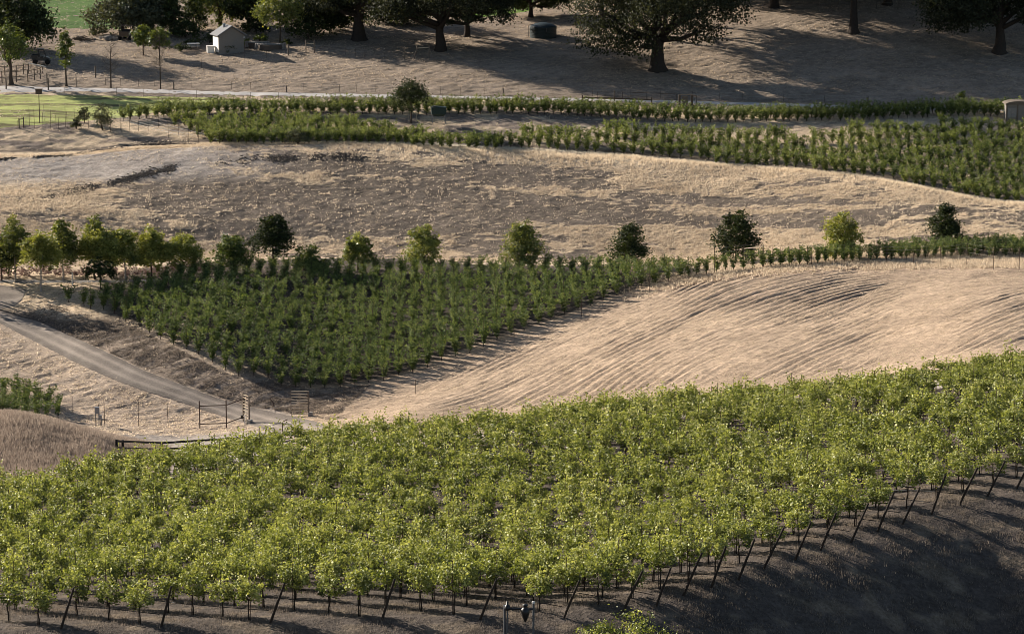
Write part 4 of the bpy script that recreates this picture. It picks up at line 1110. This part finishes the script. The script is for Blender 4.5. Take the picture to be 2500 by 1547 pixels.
# well house at the right edge
p, s = frame_at(2482, 293, 300)
o = thing('pump_house', 'pale square pump house with low domed roof cut by the right edge', 'hut', p)
w = 1.45; MB().box((0, 0, .9), (2 * w * .96, 2.0, 2.2)).build('wall', MAT['stucco'], o)
for x in (-w, -.1, w): MB().box((x, -1.02, .9), (.14, .12, 2.25)).build('corner_post', MAT['wood'], o)
MB().box((-.78, -1.03, 1.0), (1.1, .05, 1.2)).build('panel', MAT['stone'], o)
ang = np.linspace(0, math.pi, 13); prof = np.stack([np.cos(ang) * (w + .22), .42 * np.sin(ang) + 2.02], 1)
V = np.concatenate([np.stack([prof[:, 0], np.full(13, y), prof[:, 1]], 1) for y in (-1.2, 1.2)])
fc = [[i, i + 1, 14 + i, 13 + i] for i in range(12)] + [[0, i, i + 1, i + 1] for i in range(1, 12)] + [[13, 13 + i + 1, 13 + i, 13 + i] for i in range(1, 12)] + [[0, 13, 25, 12]]
MB().add(V, fc).build('roof', MAT['wood'], o)

# owl box on a pole
p, s = frame_at(97, 301, 300)
o = thing('nest_box', 'wooden nest box on top of a tall thin pole by the field', 'nest box', p)
H = 72 / s
MB().tube([[0, 0, -.2], [0, 0, H]], .05, 6).build('pole', MAT['rust'], o)
MB().box((0, 0, H + .25), (.72, .55, .56)).box((0, 0, H + .56), (.86, .7, .07)).build('box', MAT['brown'], o)

# farm utility vehicles in the yard
def utv(label, u, v, rz, L, canopy_roof, m):
    p, s = frame_at(u, v, 340); o = thing('utility_vehicle', label, 'vehicle', p, rz=rz)
    mb = MB(); W2 = 1.5
    mb.box((-.15 * L, 0, .72), (L * .62, W2, .36)); mb.add([[L*.16,-W2/2,.5],[L*.46,-W2/2*.8,.5],[L*.46,W2/2*.8,.5],[L*.16,W2/2,.5],[L*.16,-W2/2,1.05],[L*.44,-W2/2*.75,.86],[L*.44,W2/2*.75,.86],[L*.16,W2/2,1.05]],
        [[3,2,1,0],[4,5,6,7],[0,1,5,4],[1,2,6,5],[2,3,7,6],[3,0,4,7]])
    mb.build('body', MAT[m], o)
    bed = MB().box((-L * .33, 0, .95), (L * .32, W2 * .98, .08)).box((-L * .49, 0, 1.1), (.06, W2 * .98, .3)).box((-L * .33, -W2/2 + .03, 1.1), (L * .32, .06, .3)).box((-L * .33, W2/2 - .03, 1.1), (L * .32, .06, .3))
    bed.build('cargo_bed', MAT[m], o)
    MB().box((.02 * L, 0, .98), (.5, W2 * .85, .16)).box((-.09 * L, 0, 1.25), (.14, W2 * .85, .5)).build('seat', MAT['black'], o)
    fr = MB()
    for y in (-W2/2 + .06, W2/2 - .06):
        fr.bar((-.14 * L, y, .9), (-.12 * L, y, 1.95), .06); fr.bar((.26 * L, y, .95), (.12 * L, y, 1.95), .06); fr.bar((-.12 * L, y, 1.95), (.12 * L, y, 1.95), .06)
    fr.build('roll_cage', MAT['black'], o)
    MB().box((0, 0, 2.02), (L * .34, W2 * 1.02, .07)).build('roof', MAT['wood' if canopy_roof else m], o)
    for x in (-.32 * L, .34 * L):
        for y in (-W2/2, W2/2):
            ang = np.arange(14) * 2 * np.pi / 14
            w = MB(); prof = [(0, -.12), (.22, -.12), (.34, -.10), (.34, .10), (.22, .12), (0, .12)]
            V = np.concatenate([np.stack([x + r * np.cos(ang), np.full(14, y + t), .34 + r * np.sin(ang)], 1) for r, t in prof])
            w.add(V, [[i*14+j, i*14+(j+1) % 14, (i+1)*14+(j+1) % 14, (i+1)*14+j] for i in range(5) for j in range(14)])
            w.build('wheel', MAT['rubber'], o)
utv('dark utility vehicle parked under the huge evergreen', 101, 157, .12, 2.5, False, 'navy')
utv('brown roofed farm cart parked left of the bright green pair of trees', 311, 98, 1.25, 2.4, True, 'brown')

# yard clutter: brush heap and rubble
for (u, v, lab, mt, n, sc) in [(196, 99, 'dark heap of old branches in the farm yard', 'bark', 60, 1.0), (268, 96, 'grey heap of rubble beside the farm cart', 'stone', 70, .8)]:
    p, s = frame_at(u, v, 340); rg = np.random.default_rng(int(u)); mb = MB()
    for _ in range(n):
        c = rg.normal(0, 1, 3) * np.array([.9, .5, .0]) * sc; c[2] = .45 * sc * math.exp(-(c[0] ** 2 + c[1] ** 2)) * rg.random() + .05
        if mt == 'bark':
            d = rg.normal(0, 1, 3) * np.array([.7, .5, .22]); mb.tube([c - d * .6, c, c + d * .6], [.05, .045, .03], 5)
        else:
            mb.box(c, rg.uniform(.15, .45, 3), Rz(rg.random() * 3))
    tag(mb.build('brush_heap' if mt == 'bark' else 'rubble_heap', MAT[mt], None, p), lab, 'heap')

# ------------------------------------------------------------------ fences
def fence(name, label, pts, h, r, mat, wires, wmat='wire', y0=60, group=None, square=False, wr=.008, cat='fence', jitter=0.):
    """posts at image points (bases) with wires strung between them"""
    rg = np.random.default_rng(len(label)); P = hitm(pts, y0); o = thing(name, label, cat, P[0], group); b = P[0]
    hs = h if hasattr(h, '__len__') else [h] * len(P)
    tops = []
    for q, hh in zip(P, hs):
        tp = q - b + np.array([rg.normal(0, jitter), 0, hh]); tops.append(tp)
        (MB().bar(q - b - [0, 0, .2], tp, r * 2) if square else MB().tube([q - b - [0, 0, .2], tp], r, 6)).build('post', MAT[mat], o)
    if wires:
        mb = MB()
        for f in wires:
            for i in range(len(P) - 1):
                a = P[i] - b; c = P[i + 1] - b
                mb.tube([a + (tops[i] - a) * f, c + (tops[i + 1] - c) * f], wr, 3, cap=False)
        mb.build('wires', MAT[wmat], o)
    return o

fence('wire_fence', 'thin stake wire fence along the far side of the gravel road', [(u, np.interp(u, [185,640,900,1250,1600,1860,2130,2500],[206,220,226,233,239,246,254,262])) for u in (220,258,295,338,378,425,467,520,565,612,657,742,786,829,870,916,1075,1125,1182,1265,1350,1447,1540,1612,1690,1757,1812,1870,1913,1960,2013,2120,2200,2290,2380,2470)], .95, .022, 'rust', (.5, .95), y0=340)
fence('wire_fence', 'thin stake fence along the near side of the gravel road', [(157,226),(285,233),(350,235),(413,237),(480,240),(547,243),(612,245),(680,245),(747,246),(815,247)], 1.0, .02, 'rust', (.95,), y0=330)
for (u, v, h, lab) in [(118,222,1.55,'thick dark wooden post at the roadside left of the slender tree'), (15,219,1.5,'thick wooden post at the far left of the gravel road'), (424,219,.95,'short wooden post by the road right of the second bare sapling'),
                       (699,226,.85,'short wooden post by the road below the hillside centre left'), (1228,234,1.0,'short wooden post by the road right of the staked tree'), (1500,243,1.1,'wooden post standing behind the low timber barrier'),
                       (2117,258,1.1,'dark wooden post where the gravel road meets the vines'), (704,137,1.55,'lone wooden post on the hillside below the stone planters'), (1713,58,1.7,'lone thin post upslope right of the great oak'),
                       (2192,25,1.9,'thin post below the oak base at the upper edge'), (1362,24,1.0,'short post on the sunlit slope behind the water tank'), (186,212,1.6,'dark wooden post just right of the slender tree'), (233,190,1.5,'dark wooden post uphill between slender tree and bare sapling'), (2448,30,1.2,'dim post under the upper right oak')]:
    p, s = frame_at(u, v, 340)
    tag(MB().tube([[0, 0, -.2], [.02, 0, h * .5], [0, 0, h]], [.10, .095, .09] if h < 1.58 and u != 1713 else .05, 8).build('wooden_post', MAT['wood'], None, p), lab, 'post')
# H brace, leaning braces, hillside stakes
p, s = frame_at(747, 130, 340); o = thing('brace_frame', 'wooden H shaped fence brace on the lower hillside', 'fence brace', p)
for x in (0, 1.15): MB().tube([[x, 0, -.2], [x, 0, 1.75]], .075, 8).build('post', MAT['wood'], o)
MB().tube([[0, 0, 1.32], [1.15, 0, 1.22]], .055, 6).build('rail', MAT['pale_wood'], o)
p, s = frame_at(987, 145, 340); o = thing('brace_frame', 'broken leaning fence brace beside the forked oak trunk', 'fence brace', p)
for a, b in (((0, 0, -.2), (.05, 0, 1.65)), ((1.25, .1, -.2), (1.75, .1, 1.85)), ((3.3, .3, -.2), (3.35, .3, 1.75))): MB().tube([a, b], .07, 8).build('post', MAT['wood'], o)
MB().tube([[1.65, .1, 1.45], [3.35, .3, 1.55]], .05, 6).build('rail', MAT['pale_wood'], o)
fence('wire_fence', 'sagging line of thin stakes crossing the lower hillside', [(492,166),(545,160),(598,154),(650,143),(792,130),(843,136),(867,138),(890,141),(915,131),(939,139)], 1.15, .022, 'rust', (.6, .9), y0=340, jitter=.05)
fence('wire_fence', 'faint stakes crossing the upper right hillside', [(1997,26),(2047,28),(2140,24),(2243,22),(2330,30)], 1.6, .02, 'rust', (.6, .95), y0=340)
# corral at the left edge
def corral(label, pts, h, y0=340):
    P = hitm(pts, y0); o = thing('corral_fence', label, 'fence', P[0]); b = P[0]
    for q in P: MB().tube([q - b - [0, 0, .2], q - b + [0, 0, h]], .07, 7).build('post', MAT['wood'], o)
    for f in (.45, .9):
        mb = MB()
        for i in range(len(P) - 1): mb.tube([P[i] - b + [0, 0, h * f], P[i + 1] - b + [0, 0, h * f]], .045, 6)
        mb.build('rail', MAT['wood'], o)
corral('weathered rail corral behind the trunk of the light green tree', [(-20,203),(5,202),(40,201),(68,199),(84,196),(99,193),(115,207)], 1.5)
corral('second line of corral rails farther back at the left edge', [(-20,186),(12,185),(40,184),(58,182),(70,180)], 1.3)
p, s = frame_at(76, 178, 340); o = thing('loading_chute', 'pale timber topped loading chute rising from the corral', 'chute', p)
for x in (0, .8, 1.5):
    MB().bar((x, 0, -.2), (x, 0, 1.15 - .3 * x / 1.5), .09).build('post', MAT['wood'], o)
MB().bar((-.3, 0, 1.25), (1.9, 0, .78), .16, .10).build('rail', MAT['white'], o)
# small field gate and yard gate
p, s = frame_at(112, 80, 340); o = thing('field_gate', 'small weathered gate at the corner of the dark green field', 'gate', p)
for z in (.3, .6, .9, 1.2): MB().box((.35, 0, z), (.75, .05, .08)).build('rail', MAT['wood'], o)
for x in (0, .75): MB().box((x, 0, .7), (.10, .10, 1.6)).build('post', MAT['wood'], o)
# thin trellis stakes and wires at the left of the far plateau
ST = [(44,314),(58,314),(72,309),(84,314),(105,313),(108,296),(124,314),(137,313),(143,314),(160,311),(164,313),(182,308),(216,313)]
fence('stake_trellis', 'group of thin rusty stakes with wires by the nest box', ST, [.95,1.4,2.3,2.4,1.9,2.0,2.2,1.6,1.3,2.5,2.0,2.1,1.4], .024, 'rust', (.45, .75), y0=300, cat='trellis')
fence('corner_brace', 'low wooden corner brace at the left end of the stakes', [(47,314),(58,312)], 1.25, .075, 'wood', (.85,), 'wood', y0=300, wr=.06, cat='fence brace')
fence('empty_trellis', 'bare trellis of thin stakes and slack wires sloping toward the dirt strip', [(298,330),(270,322),(294,318),(317,322),(338,320),(362,322),(387,312),(411,338),(436,330),(460,352),(485,352),(512,346),(536,352)], [1.4,1.6,1.9,1.9,2.2,2.2,2.0,2.2,1.9,2.2,2.2,1.5,1.5], .024, 'rust', (.3, .55, .8), y0=300, cat='trellis')
L0 = [(262,292),(275,300),(290,308)]
for i, (a, c) in enumerate([((265,296),(480,350)), ((272,302),(455,352)), ((285,290),(500,346))]):
    A = hit(*a, 300) + [0, 0, .9]; C = hit(*c, 300) + [0, 0, .9]
    tag(MB().tube([A, (A + C) / 2 - [0, 0, .15], C], .014, 4).build('slack_wire', MAT['wire']), 'slack pale wire running down through the bare trellis', 'wire', 'slack wires of the bare trellis')
# tall fence on the right border of the middle vineyard
DF = [(840,978),(1015,962),(1255,850),(1420,772),(1586,710),(1744,668),(1815,655),(1862,652),(1981,646),(2043,641),(2165,642),(2230,648),(2295,644),(2360,650),(2425,658),(2488,658),(2560,660)]
fence('deer_fence', 'tall thin wire fence along the lower edge of the middle vineyard and vine strip', DF, [2.6,1.4,2.0,2.2,2.55,2.7,2.5,2.3,2.0,1.9,1.7,2.0,1.7,2.4,2.2,2.1,2.1], .030, 'rust', (.2, .4, .6, .8, .97), y0=225, wr=.007)
A = hit(1815, 655, 225) + [0, 0, 2.05]; C = hit(1864, 652, 225) + [0, 0, 2.15]
o = thing('stock_gate', 'fence panel with pale timber top bar below the largest oval tree', 'gate', hit(1815, 656, 225))
b = np.array(o.location)
for q in ((1815, 656), (1864, 652)):
    z = hit(*q, 225) - b; MB().tube([z - [0, 0, .2], z + [0, 0, 2.3]], .045, 6).build('post', MAT['rust'], o)
MB().tube([A - b, C - b], .055, 6).build('top_bar', MAT['pale_wood'], o)
mb = MB()
for f in np.linspace(.25, 1.85, 7): mb.tube([hit(1815, 656, 225) - b + [0, 0, f], hit(1864, 652, 225) - b + [0, 0, f]], .012, 3)
mb.build('wires', MAT['wire'], o)
# lower left fence, gates
fence('deer_fence', 'thin stake fence along the foot of the bank at the left', [(176,1007),(246,1038),(256,1040),(338,1040),(411,1043)], [1.5,2.0,2.4,2.3,2.6], .026, 'rust', (.3, .6, .95), y0=236, jitter=.06, wr=.006)
P3 = hitm([(488,1046),(553,1044),(596,1028)], 236); b = P3[0]
o = thing('pipe_fence', 'rusty pipe fence panels with two rails leading to the left gate', 'fence', b)
for q in P3: MB().tube([q - b - [0, 0, .2], q - b + [0, 0, 2.55]], .055, 8).build('post', MAT['rust'], o)
for z in (.42, 2.08): MB().tube([q - b + [0, 0, z] for q in P3], .045, 6).build('rail', MAT['rust'], o)
def farm_gate(label, u, v, rz, wdt, hgt, post_side):
    p, s = frame_at(u, v, 236); o = thing('farm_gate', label, 'gate', p, rz=rz)
    for i, z in enumerate(np.linspace(.22, hgt, 9)):
        MB().tube([[0, 0, z + .03 * math.sin(i * 2.1)], [wdt, 0, z - .03 * math.sin(i * 1.3)]], .038, 6).build('bar', MAT['pale_wood'], o)
    MB().bar((0, 0, -.1), (0, 0, hgt + .1), .10 if post_side else .05).build('gate_post' if post_side else 'upright', MAT['wood'], o)
    MB().bar((wdt, 0, -.2), (wdt, 0, hgt + .06), .12 if not post_side else .12).build('gate_post', MAT['wood'], o)
    MB().bar((wdt * .46, .03, .2), (wdt * .46, .03, hgt - .15), .05).build('brace', MAT['pale_wood'], o)
    MB().box((wdt + .15, 0, .22), (.42, .3, .4), Rz(.3)).build('footing', MAT['stone'], o)
farm_gate('open slatted farm gate seen face on at right of the dirt road', 711, 1016, -.12, 1.62, 2.35, False)
farm_gate('open slatted farm gate seen nearly edge on at left of the dirt road', 594, 1029, -1.0, 1.15, 2.55, True)
p, s = frame_at(597, 1034, 236); o = thing('gate_lock_box', 'black lock box on short white post before the left gate', 'box', p)
MB().box((0, 0, .35), (.08, .08, .9)).build('post', MAT['white'], o); MB().box((-.22, 0, .62), (.22, .16, .32)).build('box', MAT['black'], o)
p, s = frame_at(238, 1040, 236); o = thing('meter_box', 'grey electric meter box on posts near the left vines', 'meter box', p)
MB().box((0, 0, 1.45), (.40, .25, .62)).build('box', MAT['steel'], o); MB().box((.28, -.02, .85), (.26, .2, .34)).build('junction_box', MAT['steel'], o)
for x in (-.14, .14, .36): MB().tube([[x, .02, -.2], [x, .02, 1.15 if x < .3 else .8]], .035, 6).build('leg', MAT['pvc'], o)
for (u, v, y, lab, k_) in [(690, 1056, 236, 'crooked rusty pipe standing in the dirt road before the gates', 1), (667, 993, 236, 'short crooked pipe at the far edge of the dirt road', -1)]:
    p, s = frame_at(u, v, y)
    h = 30 / s if k_ > 0 else 20 / s
    P = [[0, 0, -.2], [0, 0, h * .8], [.08, 0, h * .95], [.45, 0, h * 1.1]] if k_ > 0 else [[0, 0, -.1], [.02, 0, h * .5], [-.12, 0, h * .75], [-.28, 0, h], [-.26, 0, h * 1.15]]
    tag(MB().tube(P, .04, 7).build('standpipe', MAT['rust'], None, p), lab, 'pipe')
p, s = frame_at(177, 697, 262)
tag(MB().tube([[0, 0, -.2], [0, 0, 1.35]], .06, 8).build('marker_post', MAT['white'], None, p), 'white marker post at the edge of the straw island', 'post')
# black plank fence behind the front vineyard
P = hitm([(285,1103),(300,1104),(395,1106),(486,1100),(580,1094),(680,1088),(780,1080),(860,1072)], 205); b = P[2]
o = thing('plank_fence', 'low black two rail fence curving behind the front vineyard', 'fence', b)
for q in P: MB().box(q - b + [0, .03, .42], (.17, .12, 1.1)).build('post', MAT['rail'], o)
for z in (.34, .88):
    mb = MB()
    for i in range(len(P) - 1): mb.bar(P[i] - b + [0, -.06, z], P[i + 1] - b + [0, -.06, z], .05, .17)
    mb.build('rail', MAT['rail'], o)
# low timber barrier by the gravel road
P = hitm([(1422,247),(1500,248),(1591,252)], 330); b = P[0]
o = thing('timber_barrier', 'low dark timber barrier along the gravel road', 'barrier', b)
for q in P: MB().box(q - b + [0, 0, .3], (.16, .14, .9)).build('post', MAT['brown'], o)
for i in range(2): MB().bar(P[i] - b + [0, -.09, .42], P[i + 1] - b + [0, -.09, .42], .05, .18).build('rail', MAT['brown'], o)
P = hitm([(1458,243),(1520,243),(1579,245),(1651,248),(1700,252)], 330); b = P[0]
o = thing('pipe_rail', 'thin pipe rail fence running behind the brown notice board', 'fence', b)
for q in P: MB().tube([q - b - [0, 0, .1], q - b + [0, 0, .95]], .035, 6).build('post', MAT['rust'], o)
MB().tube([q - b + [0, 0, .92] for q in P], .03, 6).build('rail', MAT['rust'], o)
# stakes around the young tree
p, s = frame_at(1004, 301, 300)
for x, y in ((-.28, -.1), (.62, .2)):
    q = np.array([p[0] + x, p[1] + y, float(zg(p[0] + x, p[1] + y))])
    tag(MB().tube([[0, 0, -.2], [0, 0, 1.7]], .03, 5).build('tree_stake', MAT['pale_wood'], None, q), 'thin stake holding the young feathery tree', 'stake', 'stakes of the young feathery tree')
# irrigation valve assembly at the bottom edge
p, s = frame_at(1232, 1560, 90)
o = thing('irrigation_valve', 'irrigation manifold of pale pipes with hanging black filter at the bottom edge', 'irrigation valve', p)
X1 = 70 / s
for x, h in ((0, 1.52), (X1, 1.62)): MB().tube([[x, 0, -.2], [x, 0, h]], .055, 10).build('riser', MAT['pvc'], o)
MB().tube([[.06, 0, 1.50], [.06, 0, 1.40]], .10, 10).build('cap', MAT['pvc'], o); MB().lathe((X1, 0, 1.62), [(0,.09),(.06,.07),(.07,0),(.05,-.03)], 10).build('cap', MAT['white'], o)
MB().tube([[0, -.04, 1.36], [X1 * .5, -.05, 1.38], [X1, -.04, 1.36]], .05, 8).build('crossbar', MAT['black'], o)
MB().lathe((X1 * .72, -.08, .78), [(0,0),(.04,.02),(.15,.30),(.19,.42),(.19,.60),(.12,.64),(.08,.72),(.12,.74),(.12,.80),(0,.82)], 14).build('filter', MAT['black'], o, smooth=True)
MB().lathe((X1 * .10, -.06, 1.30), [(0,0),(.12,.03),(.14,.12),(.10,.24),(.05,.27),(.05,.40),(0,.42)], 12).build('valve_body', MAT['black'], o, smooth=True)
MB().tube([[X1 * .10, -.06, 1.3], [X1 * .10, -.06, .9], [X1 * .06, -.05, .2], [X1 * .06, -.05, -.1]], .04, 8).build('hose', MAT['pvc'], o)
# ------------------------------------------------------------------ light, sky, camera
EL = math.radians(21.0); AZ = math.atan2(-.81, .58)
sun_dir = Vector((math.sin(AZ) * math.cos(EL), math.cos(AZ) * math.cos(EL), math.sin(EL)))
sl = bpy.data.lights.new('sun', 'SUN'); sl.energy = 5.0; sl.angle = math.radians(.53); sl.color = (1.0, .91, .78)
so = bpy.data.objects.new('sun', sl); COL.objects.link(so)
so.rotation_euler = sun_dir.to_track_quat('Z', 'Y').to_euler(); so.location = (-200, 300, 200)
wd = bpy.data.worlds.new('World'); SC.world = wd; wd.use_nodes = True
nt = wd.node_tree; bg = nt.nodes['Background']
sky = nt.nodes.new('ShaderNodeTexSky'); sky.sky_type = 'NISHITA'; sky.sun_disc = False
sky.sun_elevation = EL; sky.sun_rotation = AZ; sky.altitude = 200; sky.air_density = 1.0; sky.dust_density = 1.2
nt.links.new(sky.outputs[0], bg.inputs[0]); bg.inputs[1].default_value = .05
cam = bpy.data.cameras.new('camera'); co = bpy.data.objects.new('camera', cam); COL.objects.link(co)
cam.sensor_width = 36.0; cam.sensor_fit = 'HORIZONTAL'; cam.lens = 36.0 * F / W
cam.clip_start = 1.0; cam.clip_end = 6000
co.location = (0, 0, 0); co.rotation_euler = (math.pi / 2 - PITCH, 0, 0)
SC.camera = co
SC.view_settings.view_transform = 'Standard'; SC.view_settings.look = 'None'
SC.view_settings.gamma = 1; SC.view_settings.exposure = 1.1
SC.cycles.pixel_filter_type = 'BLACKMAN_HARRIS'; SC.cycles.filter_width = .85
SC.cycles.max_bounces = 6; SC.cycles.diffuse_bounces = 2; SC.cycles.transmission_bounces = 3; SC.cycles.transparent_max_bounces = 4
